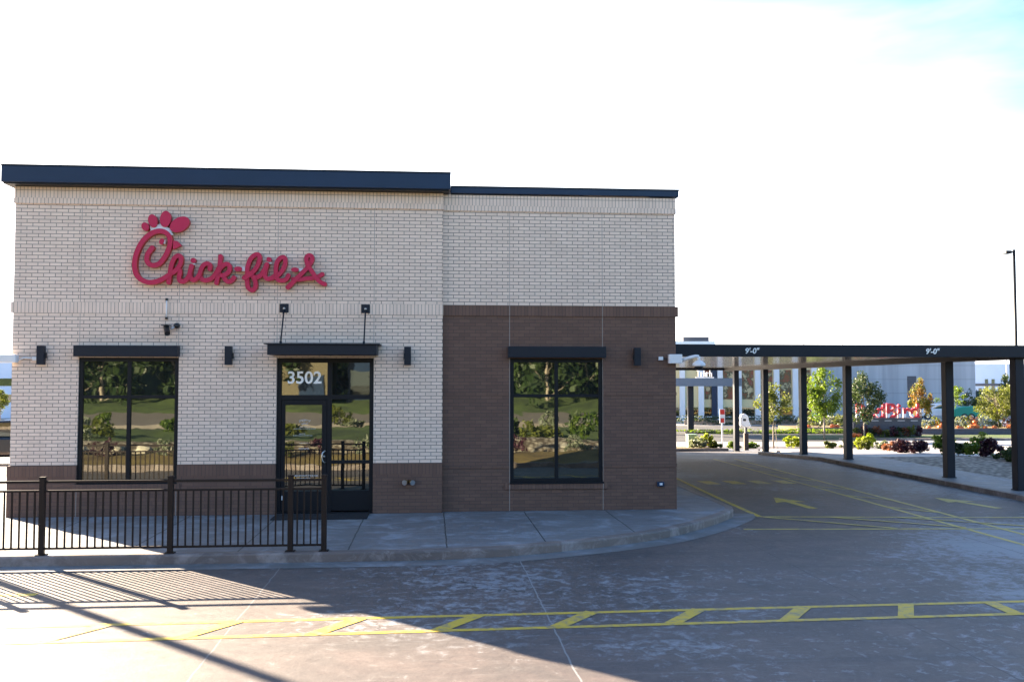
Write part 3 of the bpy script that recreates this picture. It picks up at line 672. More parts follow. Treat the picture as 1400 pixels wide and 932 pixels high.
# ------------------------------------------------------------------ fence
fn = thing('fence', 'dark metal picket fence standing along the kerb edge before the left window', 'fence', (0, -4.05, 0))
PX = [-3.24, -1.43, .38, 2.18, 3.99, 5.72, 6.21]
for x in PX:
    q = MB().box(x-.038, x+.038, -.038, .038, .006, 1.10).build('post', M['fence'], fn, bevel=.004)
    MB().box(x-.043, x+.043, -.043, .043, 1.10, 1.12).build('post_cap', M['fence'], q, bevel=.004)
    MB().box(x-.07, x+.07, -.07, .07, .0, .012).build('base_plate', M['fence'], q)
for a, b in zip(PX[:-1], PX[1:]):
    for z, h in ((1.03, .035), (.90, .03), (.075, .03)): MB().box(a+.038, b-.038, -.018, .018, z, z+h).build('rail', M['fence'], fn)
pk = None
for a, b in zip(PX[:-1], PX[1:]):
    n = int(round((b-a)/.108))
    for i in range(1, n):
        x = a+(b-a)*i/n
        if pk is None: pk = MB().box(-.011, .011, -.011, .011, .10, .905).build('picket', M['fence'], fn); c = pk
        else: c = pk.copy(); COL.objects.link(c)
        c.location = (x, 0, 0); c.parent = fn

# ------------------------------------------------------------------ drive-through canopy
cz = thing('drive_through_canopy', 'long flat dark drive-through canopy on slim columns right of the restaurant', 'canopy', (12.7, 2.7, 0))
L = 9.6
f = MB().box(-.02, L, 0, .12, 3.08, 3.36).build('fascia', M['navy'], cz, bevel=.006)
for x in (2.2, 6.49): text('9\'-0"', .175, (x, -.006, 3.155), M['white_paint'], f, 'clearance_lettering', offs=.004, shear=.15)
MB().box(-.02, L-.12, .123, 22.6, 3.22, 3.30).build('roof', M['navy'], cz)
MB().box(.0, L-.2, .125, 22.5, 3.19, 3.218).build('soffit', M['soffit'], cz)
MB().box(L-.12, L, .123, 22.6, 3.06, 3.36).build('side_fascia', M['navy'], cz, bevel=.006)
MB().box(-.02, L, 22.603, 22.72, 3.08, 3.36).build('rear_fascia', M['navy'], cz)
MB().box(8.75, 9.0, .13, 22.4, 3.05, 3.188).build('beam', M['frame'], cz)
for yy in (3.0, 6.06, 12.25, 16.06, 20.11, 23.9):
    zb = gz(yy)+(.11 if yy < 19.2 else 0)
    q = MB().box(8.79, 9.01, yy-2.7-.12, yy-2.7+.12, zb-.05, 3.049).build('column', M['navy'], cz, bevel=.006)
    MB().box(8.77, 9.03, yy-2.7-.14, yy-2.7+.14, zb-.02, zb+.02).build('base_plate', M['navy'], q)

# left side canopy with its stay
lc = thing('side_canopy', 'dark flat canopy hung on a cable at the left side of the restaurant', 'canopy', (0, 9.0, 3.40))
MB().box(-2.4, -.04, 0, 3.0, 0, .28).build('fascia', M['navy'], lc, bevel=.006)
MB().tube([(-1.8, .1, .28), (-.04, .1, 1.35)], .012, 8).build('stay', M['steel'], lc)

# ------------------------------------------------------------------ foliage generators
def leafcloud(name, mat, parent, centre, rx, ry, rz, n, leaf, clumps=40, shape='egg', seed=0):
    r = np.random.RandomState(seed+11); V = []; F = []; T = []
    cl = []
    while len(cl) < clumps:
        p = r.uniform(-1, 1, 3)
        if shape == 'box': cl.append((p, r.uniform(.15, .3), r.rand())); continue
        if shape == 'egg': wz = (1-.55*max(p[2], 0))
        elif shape == 'cone': wz = (1-p[2])*.62+.08
        elif shape == 'mound': wz = 1
        else: wz = 1
        if shape == 'mound' and p[2] < -.5: continue
        q = math.sqrt((p[0]/max(wz, .1))**2+(p[1]/max(wz, .1))**2+(p[2]*.95)**2)
        if q > 1 or q < .35 and r.rand() < .6: continue
        cl.append((p, r.uniform(.18, .36), r.rand()))
    cx, cy, cz_ = centre
    for i in range(n):
        p, cr, tn = cl[r.randint(len(cl))]
        d = r.normal(size=3); d = d/np.linalg.norm(d)*cr*r.rand()**.4
        x = cx+(p[0]+d[0])*rx; y_ = cy+(p[1]+d[1])*ry; z = cz_+(p[2]+d[2])*rz
        a = Vector(r.normal(size=3)).normalized(); b = a.cross(Vector(r.normal(size=3))).normalized(); s = leaf*r.uniform(.6, 1.3)
        c = Vector((x, y_, z)); k = len(V)
        V += [tuple(c-a*s), tuple(c+b*s*.55), tuple(c+a*s), tuple(c-b*s*.55)]; F.append((k, k+1, k+2, k+3)); T.append(min(1, max(0, .55*tn+.45*r.rand())))
    me = bpy.data.meshes.new(name); me.from_pydata(V, [], F); me.materials.append(mat)
    at = me.attributes.new('tone', 'FLOAT', 'FACE'); at.data.foreach_set('value', T)
    o = bpy.data.objects.new(name, me); COL.objects.link(o); o.parent = parent; return o
def tree(loc, h, w, cb, mat, label, n=2600, leaf=.07, group=None, shape='egg', seed=0, stems=1, clumps=46, cat='tree', stake=False, dx=1.0):
    t = thing('tree', label, cat, loc, 0, group)
    r = random.Random(seed); m = MB()
    for s in range(stems):
        bx = 0 if stems == 1 else r.uniform(-.25, .25)
        top = (bx*2+r.uniform(-.1, .1), r.uniform(-.1, .1), h*.82)
        m.tube([(bx*.4, 0, -.1), (bx*.7, .01, cb*.6), (bx, .0, cb), (bx*1.4, .03, (cb+h)/2), top], [.045*h/3, .038*h/3, .032*h/3, .018*h/3, .006], 8)
        for k in range(9):
            z0 = cb*.85+(h-cb)*.7*k/9; a = r.uniform(0, 6.28); l = w*.4*(1-.5*k/9)
            m.tube([(bx, 0, z0), (bx+math.cos(a)*l*.5, math.sin(a)*l*.5, z0+l*.4), (bx+math.cos(a)*l, math.sin(a)*l, z0+l*.85)], [.014*h/3, .009*h/3, .003], 6)
    m.build('trunk', M['bark'], t, smooth=True)
    leafcloud('crown', mat, t, (0, 0, (cb+h)/2), w/2*dx, w/2, (h-cb)/2, int(n*1.5) if leaf < .2 else n, leaf, clumps, shape, seed)
    if stake: MB().tube([(.18, 0, 0), (.10, 0, cb*.95)], .015, 6).build('stake', M['bark'], t)
    return t
def shrub(loc, w, h, mat, label, group=None, n=1500, leaf=.055, seed=0, name='shrub', cat='shrub', shape='mound'):
    t = thing(name, label, cat, loc, 0, group)
    m = MB(); r = random.Random(seed)
    m.tube([(0, 0, 0), (.02, 0, h*.25), (.03, .02, h*.6)], [.014, .010, .004], 6)
    m.build('stem', M['bark'], t)
    leafcloud('foliage', mat, t, (0, 0, h*.42), w/2, w/2, h*.56, n, leaf, 26, shape, seed)
    return t
def zt(y, dz=0): return gz(y)+dz

tree((25.13, 28.8, zt(28.8)), 3.15, 1.8, 1.35, M['leaf_olive'], 'young tree with pale stem and olive crown seen between the left canopy columns', 1700, .06, seed=3, stake=True, clumps=34)
tree((32.03, 38.8, zt(38.8)), 4.55, 2.4, 1.35, M['leaf_green'], 'broad bright green street tree, the tallest seen under the canopy', 3400, .085, seed=4, clumps=60)
tree((34.5, 38.6, zt(38.6)), 4.0, 2.15, 1.2, M['leaf_dark'], 'rounded dark green tree just left of the colourful letters', 3200, .075, seed=5, shape='ellipsoid', clumps=60)
def Bt(px, d): return B((px-700)/FPX*d, d)   # a spot on the far street: sideways = view angle times distance
def bl(px, d): return (px-700)/FPX*d
b_ = Bt(1258, 70); tree((b_.x, b_.y, -.99), 3.6, 1.6, .9, M['leaf_orange'], 'small autumn tree turning orange right of the colourful letters', 1700, .085, seed=6, clumps=34)
b_ = Bt(1299, 74); tree((b_.x, b_.y, -.99), 3.3, 2.4, 1.6, M['leaf_green'], 'thin sparse young tree partly behind a canopy column', 600, .085, seed=7, clumps=14)
b_ = Bt(1366, 68); tree((b_.x, b_.y, -.60), 2.9, 3.3, .5, M['leaf_olive'], 'low many-stemmed yellow-green tree at the right edge above the planter', 4200, .075, seed=8, stems=5, shape='ellipsoid', clumps=60)
b_ = Bt(1384, 104); tree((b_.x, b_.y, -.99), 4.4, 3.2, .5, M['leaf_dark'], 'dark evergreen tree far behind the yellow-green tree', 2000, .12, seed=9, shape='ellipsoid')
b_ = Bt(1325, 92); tree((b_.x, b_.y, -.99), 2.9, 2.0, .2, M['leaf_dark'], 'small dark conifer beside the right end of the grey building', 1300, .09, seed=10, shape='cone')

SH = [(20.3, 25.4, .9, .5, 'leaf_grey', 'low silver plant nearest the restaurant in the left bed', 1),
 (20.81, 26.0, .7, .62, 'leaf_lime', 'bright lime shrub beside the green utility box', 2),
 (21.0, 25.2, .6, .32, 'leaf_olive', 'low olive plant right of the lime shrub in the left bed', 3),
 (21.25, 27.1, .55, .3, 'leaf_rust', 'low rusty plant at the foot of the sign post', 4),
 (22.6, 27.3, .6, .38, 'leaf_green', 'small green clump just behind the farthest canopy column', 5),
 (23.9, 28.6, .7, .3, 'leaf_green', 'low green clump left of the pale tree stem', 6),
 (26.03, 28.5, .95, .62, 'leaf_lime', 'lime yellow shrub between two canopy columns right of the pale stem', 7),
 (27.3, 27.0, .6, .4, 'leaf_olive', 'olive clump left of the silver shrubs near the middle column', 8),
 (27.6, 25.4, .9, .55, 'leaf_grey', 'silver shrub left of the fourth column', 9),
 (27.2, 23.0, .6, .45, 'leaf_olive', 'pale olive shrub touching the middle column', 10),
 (28.0, 24.6, .85, .68, 'leaf_lime', 'lime yellow shrub right of the middle column', 11),
 (27.9, 22.7, .7, .36, 'leaf_grey', 'round silver clump right of the lime shrub', 12),
 (27.4, 20.6, .9, .4, 'leaf_rust', 'rusty orange low shrub left of the purple ones', 13),
 (26.9, 19.0, .8, .5, 'leaf_purple', 'dark purple shrub, the left one of a pair', 14),
 (27.1, 17.9, .9, .55, 'leaf_purple', 'dark purple shrub, the right one of a pair', 15),
 (27.28, 16.4, .85, .75, 'leaf_green', 'tall green shrub left of the thick front column', 16),
 (27.0, 15.0, .8, .45, 'leaf_dark', 'dark low shrub just right of the thick front column', 17),
 (27.41, 14.3, .95, .8, 'leaf_green', 'tall green shrub in the middle of the right gap', 18),
 (26.9, 12.8, .75, .6, 'leaf_purple', 'purple shrub in the right gap beside the low dark hedge', 19),
 (26.9, 11.7, 1.0, .42, 'leaf_dark', 'dark low shrub left of the last column', 20),
 (26.6, 10.8, .9, .4, 'leaf_dark', 'dark low shrub against the last column', 21)]
for x, y_, w_, h_, mt, lb, sd in SH:
    dz = .10 if y_ < 13.5 and x < 27.6 else (.06 if 13.5 <= y_ < 25 else (.12 if x < 21.3 and y_ < 27.5 else 0))
    shrub((x, y_, zt(y_, dz)), w_, h_, M[mt], lb, 'shrubs behind the drive-through columns', seed=sd)
for i in range(5):
    x = 23.9+.75*i*.9; y_ = 8.4-1.05*i
    shrub((x+2.4, y_, -.05), .8, .35, M['leaf_dark'], 'low dark shrub on the gravel bed beyond the last column', 'low shrubs on the gravel bed', seed=40+i)

# ------------------------------------------------------------------ small background things on the right
ub = thing('utility_box', 'pale green utility box in the planting bed beside the restaurant corner', 'utility box', (20.35, 26.9, zt(26.9, .12)))
M['mint'] = simple('pale green coated steel', (.33, .45, .34), .5)
MB().box(-.22, .22, -.2, .2, 0, .58).build('cabinet', M['mint'], ub, bevel=.02); MB().box(-.24, .24, -.22, .22, .58, .63).build('lid', M['mint'], ub, bevel=.01)
ss = thing('sign_post', 'slim white post with a small red and white sign', 'sign post', (23.77, 33.0, -.99))
MB().tube([(0, 0, 0), (0, 0, 2.0)], .045, 10).build('post', M['white_plastic'], ss, smooth=True)
q = MB().box(-.15, .15, -.05, -.03, 1.25, 2.05).build('sign_panel', M['white_plastic'], ss)
MB().box(-.13, .13, -.058, -.052, 1.75, 2.02).build('red_field', M['red_edge'], q); MB().box(-.1, .1, -.058, -.052, 1.30, 1.55).build('red_field', M['red_edge'], q)
bo = thing('bollard', 'brown square bollard carrying a white rounded head beside the far column', 'bollard', (22.54, 25.38, zt(25.38)))
M['brownwood'] = simple('brown painted post', (.05, .03, .022), .7)
MB().box(-.1, .1, -.1, .1, 0, .80).build('post', M['brownwood'], bo, bevel=.01); MB().box(-.05, .05, -.05, .05, .80, 1.08).build('neck', M['stone'], bo)
q = MB().prismy([(-.28, 1.15), (-.02, 1.08), (.12, 1.12), (.22, 1.04), (.24, 1.12), (.12, 1.42), (.10, 1.60), (-.05, 1.72), (-.22, 1.70), (-.30, 1.5)], -.1, .1).build('head', M['white_paint'], bo, bevel=.04)
MB().prismy([(-.16, 1.38), (-.02, 1.38), (-.02, 1.48), (-.16, 1.48)], -.106, -.098).build('dark_opening', M['black'], q)

# street lamp with concrete base
def lamp(loc, h, r, label, base=False, arm=-1, group=None, pole=None):
    t = thing('street_lamp', label, 'street lamp', loc, 0, group); pm = pole or M['frame']
    MB().tube([(0, 0, 0), (0, 0, h)], [r, r*.8], 10).build('pole', pm, t, smooth=True)
    MB().box(min(0, arm*.55), max(0, arm*.55), -.04, .04, h-.14, h-.08).build('arm', pm, t)
    MB().box(min(arm*.35, arm*.85), max(arm*.35, arm*.85), -.16, .16, h-.2, h-.06).build('lamp_head', pm, t, bevel=.02)
    if base: MB().tube([(0, 0, 0), (0, 0, .75)], .16, 16).build('concrete_base', M['far_ground'], t)
    return t
lamp((34.2, 22.57, -.55), 9.1, .075, 'tall black street lamp rising above the canopy near the right edge', True, -.55)
M['pale_metal'] = simple('pale galvanised metal', (.55, .55, .57), .5)
b_ = Bt(1376, 130); t = lamp((b_.x, b_.y, -.99), 15.2, .09, 'thin pale floodlight mast left of the black street lamp', False, -1, pole=M['pale_metal'])
MB().box(0, .9, -.16, .16, 15.0, 15.14).build('lamp_head', M['pale_metal'], t)
b_ = Bt(1099, 140); lamp((b_.x, b_.y, -.99), 10.5, .08, 'thin pale lamp just above the canopy near its first height marking', False, -1, pole=M['pale_metal'])
b_ = Bt(1152, 150); lamp((b_.x, b_.y, -.99), 12.6, .07, 'thin pale lamp above the canopy near its middle', False, -1, pole=M['pale_metal'])
# left lamp outside the frame (its shadow crosses the road)
lamp((-6.7, 4.0, 0), 8.8, .10, 'black street lamp standing left of the restaurant', True, .8)

# ------------------------------------------------------------------ far street
LAWN = bsheet('grass_strip', bl(1080, 58), 90, 58.6, 63.8, -.96, M['lawn'])
def bbox(m, l0, l1, d0, d1, z0, z1):
    c = [B(l0, d0), B(l1, d0), B(l1, d1), B(l0, d1)]; return m.prism([(p.x, p.y) for p in c], z0, z1)
tag(bbox(MB(), bl(1150, 58), 90, 58.3, 58.58, -1.2, -.88).build('kerb', M['kerb']), kind='structure')
bsheet('road', bl(925, 60), 90, 64, 78, -.985, M['asphalt'])
bsheet('road', bl(900, 57), bl(1148, 57), 57, 63.95, -.985, M['asphalt'])  # dark asphalt colour here stands in for shadow across the far street
# left part: dark road and hedge before the tan building
def hedge(px0, px1, d, h, mat, label, sd):
    l0, l1 = bl(px0, d), bl(px1, d); p = B((l0+l1)/2, d); t = thing('hedge', label, 'hedge', (p.x, p.y, -.99), YAW)
    MB().box(-(l1-l0)/2+.3, (l1-l0)/2-.3, -.05, .05, 0, h*.5).build('stem', M['bark'], t); leafcloud('foliage', M[mat], t, (0, 0, h*.5), (l1-l0)/2, .5, h*.5, 2400, .08, 70, 'box', sd)
hedge(930, 1105, 80, .75, 'leaf_dark', 'long dark clipped hedge before the tan building', 50)
hedge(1095, 1168, 76, .8, 'leaf_grey', 'pale grassy hedge before the grey building', 51)
hedge(930, 1165, 66, .3, 'leaf_green', 'low green ground hedge beyond the far kerb', 52)
# planter walls, pumpkins and plants
def plwall(px0, px1, d, z1, label):
    p = B((bl(px0, d)+bl(px1, d))/2, d); w_ = (bl(px1, d)-bl(px0, d))/2
    t = thing('planter_wall', label, 'planter wall', (p.x, p.y, -.99), YAW)
    MB().box(-w_, w_, 0, .3, -.1, z1).build('wall', M['stone'], t, bevel=.02); MB().box(-w_-.03, w_+.03, -.03, .33, z1+.002, z1+.05).build('coping', M['stone'], t)
    MB().box(-w_, w_, .305, 5.0, -.1, z1-.02).build('soil', M['mulch'], t)
plwall(1258, 1420, 65, .33, 'low dark stone planter wall with pumpkins on it at the right')
plwall(1090, 1166, 67, .30, 'low dark stone planter wall left of the dark sign wall')
p = B(bl(1212, 62), 62); w_ = (bl(1258, 62)-bl(1166, 62))/2
sw = thing('sign_wall', 'dark stone garden wall carrying the colourful letters', 'sign wall', (p.x, p.y, -.99), YAW)
MB().box(-w_, w_, 0, .5, -.1, 1.12).build('wall', M['stone'], sw); MB().box(-w_-.05, w_+.05, -.08, .58, 1.122, 1.22).build('coping', M['stone'], sw, bevel=.01)
for k in range(5): MB().box(-w_+.3+k*.85, -w_+.75+k*.85, -.03, -.002, 1.02, 1.06).build('light_strip', M['white_plastic'], sw)
def mosaic():
    m, nt, p_ = nmat('mosaic letter paint'); v = tcobj(nt)
    vo = mk(nt, 'ShaderNodeTexVoronoi', Scale=2.4); nt.links.new(v, vo.inputs['Vector'])
    sp_ = nt.nodes.new('ShaderNodeSeparateColor'); nt.links.new(vo.outputs['Color'], sp_.inputs[0])
    r = ramp(nt, sp_.outputs[0], [(0, (.6, .02, .03)), (.42, (.65, .05, .05)), (.5, (.8, .8, .82)), (.7, (.75, .6, .6)), (.78, (.1, .3, .5)), (.88, (.75, .2, .1))])
    [setattr(n, 'name', n.name) for n in nt.nodes]
    nt.links.new(r, p_.inputs['Base Color']); p_.inputs['Roughness'].default_value = .5; return m
M['mosaic'] = mosaic()
for n in M['mosaic'].node_tree.nodes:
    if n.type == 'VALTORGB': n.color_ramp.interpolation = 'CONSTANT'
ls = thing('letter_sign', 'large red and multicoloured mosaic letters standing on the dark sign wall', 'letter sign', (p.x, p.y, .235), YAW)
lx = -w_+.15
for ch, adv in zip('RedBird', (.72, .62, .66, .74, .34, .48, .66)):
    o = text(ch, 1.32, (lx, .2, 0), M['mosaic'], ls, 'letter', ext=.09, offs=.028)
    lx += adv
r_ = random.Random(3)
def mum(px, d, z, w_, h_, mt, label, sd):
    q = B(bl(px, d), d); shrub((q.x, q.y, z), w_, h_, M[mt], label, 'autumn plants around the dark sign wall', 260, .07, sd, 'mum_plant', 'flowering plant')
k = 0
for px in range(1172, 1258, 9):
    mum(px+r_.uniform(-2, 2), 61.4, -.97, .62, .55+r_.uniform(0, .25), ('leaf_olive', 'leaf_purple', 'leaf_dark', 'leaf_rust')[k % 4], 'autumn flowering plant in the row at the foot of the dark sign wall', 60+k); k += 1
k = 0
for px in range(1264, 1396, 11):
    mum(px+r_.uniform(-3, 3), 66.6, -.68, .75, .6+r_.uniform(0, .35), ('leaf_grey', 'leaf_olive', 'leaf_rust', 'leaf_grey')[k % 4], 'pale tufted plant in the row behind the pumpkins', 80+k); k += 1
for px in range(1096, 1165, 12):
    mum(px+r_.uniform(-3, 3), 68.5, -.7, .8, .7+r_.uniform(0, .35), ('leaf_grey', 'leaf_olive', 'leaf_dark')[k % 3], 'tufted plant in the planter left of the dark sign wall', 80+k); k += 1
M['pumpkin'] = simple('pumpkin skin', (.55, .13, .02), .45, 0, .25, 8)
M['stemc'] = simple('pumpkin stem', (.12, .10, .04), .8)
def mk_pumpkin():
    t = thing('pumpkin', 'orange pumpkin resting in the planter row', 'pumpkin', (0, 0, 0), 0, 'pumpkins along the stone planter')
    prof = [(.05, .02), (.16, .0), (.25, .06), (.30, .16), (.28, .27), (.2, .35), (.08, .37), (.02, .34)]
    MB().lathe(prof, n=40, rib=.12, ribn=10).build('body', M['pumpkin'], t, smooth=True)
    MB().tube([(0, 0, .33), (.01, 0, .42), (.05, .01, .47)], [.035, .022, .025], 8).build('stem', M['stemc'], t)
    return t
pk0 = mk_pumpkin(); first = True
for px, d, z, s in ((1268, 65.6, -.66, .9), (1284, 65.5, -.66, 1.1), (1286, 66.3, -.5, .8), (1309, 65.6, -.66, .9), (1313, 65.5, -.66, .7), (1326, 65.5, -.66, 1.2), (1332, 65.6, -.66, 1.3), (1331, 65.6, -.28, .8), (1345, 65.6, -.66, .8), (1358, 65.6, -.66, .9), (1379, 65.5, -.66, 1.25), (1386, 65.7, -.66, .9), (1104, 67.6, -.69, .9), (1137, 67.6, -.69, 1.1), (1143, 67.7, -.69, .9), (1160, 67.6, -.69, 1.1), (1166, 60.9, -.96, 1.1), (1173, 60.8, -.96, 1.0)):
    t = pk0 if first else copy_tree(pk0); first = False
    q = B(bl(px, d), d); t.location = (q.x, q.y, z); t.scale = (s*.66, s*.66, s*.66); t.rotation_euler = (0, 0, r_.uniform(0, 6))

# tan building with pale pilasters
M['tan'] = simple('tan stucco', (.62, .55, .32), .8, 0, .08, .6)
M['tan_dark'] = simple('brown stucco', (.12, .10, .06), .8)
M['pilaster'] = simple('pale painted pilaster', (.62, .68, .74), .6, 0, .05, 1)
def mural():
    m, nt, p_ = nmat('leafy window graphics'); v = pos(nt)
    a = ramp(nt, ntex(nt, v, 1.6, 5, .7), [(.40, (.42, .37, .22)), (.47, (.03, .05, .03)), (.55, (.16, .07, .02)), (.60, (.22, .03, .03)), (.68, (.05, .12, .09))])
    nt.links.new(a, p_.inputs['Base Color']); p_.inputs['Roughness'].default_value = .3; return m
M['mural'] = mural()
D = 88; px0, px1 = 800, 1122; p = B(0, D)
tb = thing('shopping_hall', 'tan building with tall pale pilasters and leaf-patterned windows behind the canopy', 'building', (p.x, p.y, -.99), YAW)
MB().box(bl(px0, D), bl(px1, D), 0, 14, -.2, 6.5).build('wall', M['tan'], tb)
pils = [932-25.7*k for k in range(5)][::-1] + [932+25.7*(k+1) for k in range(7)]
for px in pils: MB().box(bl(px, D)-.24, bl(px, D)+.24, -.3, -.004, 0, 6.4).build('pilaster', M['pilaster'], tb)
for a, b in zip(pils[:-1], pils[1:]):
    xa, xb = bl(a, D)+.3, bl(b, D)-.3
    MB().box(xa, xb, -.06, -.003, 0, 1.25).build('shop_window', M['glass'], tb)
    if a > 955: MB().box(xa+.05, xb-.05, -.06, -.003, 2.0, 4.7).build('patterned_window', M['mural'], tb)
    MB().box(xa, xb, -.25, -.2, .35, .42).build('rail', M['pilaster'], tb)
MB().box(bl(972, D), bl(979, D), -.28, -.01, 0, 6.4).build('dark_pier', M['cap'], tb)
M['paleblue'] = simple('pale blue cladding', (.5, .62, .78), .5, 0, .05, .5)
p = B(0, 100)
ub_ = thing('roof_block', 'pale blue flat-roofed building block rising above the canopy beside the restaurant', 'building', (p.x, p.y, -.99), YAW)
MB().box(bl(860, 100), bl(989, 100), 4.0, 16, 0, 8.05).build('wall', M['paleblue'], ub_); MB().box(bl(946, 100), bl(983, 100), 5, 12, 8.05, 8.6).build('roof_unit', M['stone'], ub_)
# grey building
def greyconc():
    m, nt, p_ = nmat('weathered grey cladding')
    st = ntex(nt, pos(nt, (1, 1, .04)), .9, 5, .6); c = mixc(nt, ramp(nt, st, [(.35, 0.), (.65, 1.)]), (.46, .49, .53), (.32, .34, .38))
    g_ = nt.nodes.new('ShaderNodeNewGeometry'); sp_ = nt.nodes.new('ShaderNodeSeparateXYZ'); nt.links.new(g_.outputs['Position'], sp_.inputs[0])
    j = math_(nt, 'LESS_THAN', math_(nt, 'FRACT', math_(nt, 'MULTIPLY', sp_.outputs[2], .7)), .025)
    nt.links.new(mixc(nt, j, c, (.2, .22, .24)), p_.inputs['Base Color']); p_.inputs['Roughness'].default_value = .8; return m
M['greyclad'] = greyconc()
p = B(0, 98)
gb = thing('warehouse', 'large windowless grey building with streaked walls behind the letters', 'building', (p.x, p.y, -.99), YAW)
MB().box(bl(1116, 98), bl(1333, 98), 0, 25, -.2, 6.4).build('wall', M['greyclad'], gb); MB().box(bl(1240, 98), bl(1252, 98), -.05, -.003, 1.0, 4.2).build('vent_panel', M['stone'], gb)
# far right: pale building, green fence, vehicles
p = B(0, 170)
fb = thing('far_building', 'distant long pale blue building at the right behind the trees', 'building', (p.x, p.y, -.99), YAW)
MB().box(bl(1320, 170), bl(1500, 170), 0, 20, 0, 6.9).build('wall', M['paleblue'], fb); MB().box(bl(1320, 170), bl(1500, 170), -.15, -.01, 3.0, 3.4).build('dark_band', M['stone'], fb)
for k in range(9): MB().box(bl(1337+k*9, 170), bl(1341+k*9, 170), -.1, -.02, 1.6, 4.2 if k % 3 else 2.6).build('window', M['glass'], fb)
M['darkgreen'] = simple('dark green mesh screen', (.02, .06, .035), .8)
p = B(0, 110)
gf = thing('screen_fence', 'dark green screened fence right of the grey building', 'fence', (p.x, p.y, -.99), YAW)
MB().box(bl(1330, 110), bl(1450, 110), 0, .06, 0, 2.6).build('screen', M['darkgreen'], gf)
for k in range(8): MB().tube([(bl(1334+k*12, 110), -.05, 0), (bl(1334+k*12, 110), -.05, 2.75)], .04, 6).build('post', M['stone'], gf)
M['tyre'] = simple('tyre rubber', (.015, .015, .015), .8)
def car(loc, rz, mat, label, L=4.5, h=1.42, w=1.8, van=False, group=None, cat='car', glass='glass'):
    t = thing('van' if van else 'car', label, cat, loc, rz, group); a = L/2
    if van: body = [(-a, .35), (a, .35), (a, 1.0), (a-.2, h), (-a+.9, h), (-a+.35, 1.15), (-a, 1.0)]; gh = None
    else:
        body = [(-a+.05, .28), (a-.05, .28), (a, .55), (a-.04, .86), (a-.55, .95), (-a+1.2, .95), (-a+.35, .84), (-a, .66)]
        gh = [(-a+1.05, .93), (-a+1.85, h-.02), (-a+2.4, h), (a-1.5, h-.02), (a-.45, .93)]
    b = MB().prismy(body, -w/2, w/2).build('body', mat, t, bevel=.09, smooth=False)
    if gh:
        r = MB().prismy([(x*.99, z) for x, z in gh], -w/2+.14, w/2-.14).build('cabin', mat, t, bevel=.07)
        MB().prismy([(gh[0][0]+.28, .97), (gh[1][0]+.14, h-.1), (gh[3][0]-.08, h-.1), (gh[4][0]-.3, .97)], -w/2+.128, w/2-.128).build('side_glass', M['glass'], r)
        MB().prismy([(gh[3][0]+.1, h-.1), (gh[4][0]-.02, .98), (gh[4][0]+.03, .98), (gh[3][0]+.16, h-.1)][::-1], -w/2+.25, w/2-.25).build('rear_glass', M['glass'], r)
        MB().prismy([(gh[0][0]+.02, .98), (gh[1][0]-.1, h-.1), (gh[1][0]-.16, h-.1), (gh[0][0]-.04, .98)][::-1], -w/2+.25, w/2-.25).build('windscreen', M['glass'], r)
    for x in (-a+.85, a-.85):
        for s in (-1, 1):
            q = MB().tube([(x, s*(w/2-.2), .32), (x, s*(w/2+.01), .32)], .32, 20).build('wheel', M['tyre'], t)
            MB().tube([(x, s*(w/2-.0), .32), (x, s*(w/2+.02), .32)], .19, 16).build('rim', M['steel'], q)
    for s in (-1, 1):
        MB().box(a-.03, a+.012, s*(w/2-.38)-.16, s*(w/2-.38)+.16, .68, .82).build('tail_light', M['red_edge'], t)
        MB().box(-a-.012, -a+.1, s*(w/2-.35)-.15, s*(w/2-.35)+.15, .62, .74).build('headlight', M['white_plastic'], t)
    MB().box(-a-.012, -a+.05, -.5, .5, .36, .5).build('grille', M['black'], t)
    return t
M['carblack'] = simple('black car paint', (.008, .009, .012), .12, .3, .1, 1)
M['emerald'] = simple('emerald paint', (.0, .22, .15), .4)
M['carwhite'] = simple('white car paint', (.7, .72, .75), .25)
p = B(bl(1316, 84), 84); car((p.x, p.y, -.8), YAW, M['emerald'], 'small emerald green van parked before the grey building', 2.3, 1.25, 1.6, True, cat='van')
p = B(bl(1281, 86), 86); car((p.x, p.y, -.75), YAW, M['carwhite'], 'white car parked left of the emerald green van', 4.3, 1.4)
# left strip: car and pale office
M['carblack'].node_tree.nodes['Principled BSDF'].inputs['Coat Weight'].default_value = 1
car((-6.25, 15.2, -.24), R(4), M['carblack'], 'black car parked at the left edge beyond the restaurant', 4.6, 1.5)
p = B(0, 95)
of = thing('office_building', 'pale blue office block with window bands at the left edge', 'building', (p.x, p.y, -.99), YAW)
MB().box(bl(-260, 95), bl(30, 95), 0, 15, 0, 6.2).build('wall', M['paleblue'], of)
for z in (1.6, 3.2): MB().box(bl(-250, 95), bl(28, 95), -.05, -.003, z, z+.75).build('window_band', M['glass'], of)
b_ = Bt(2, 80); tree((b_.x, b_.y, -.99), 3.2, 1.2, 1.0, M['leaf_olive'], 'small olive tree before the pale office block at the left edge', 900, .09, seed=15)
tag(MB().box(-30, .5, 11.003, 11.2, -.4, .0).build('kerb', M['kerb']), kind='structure')

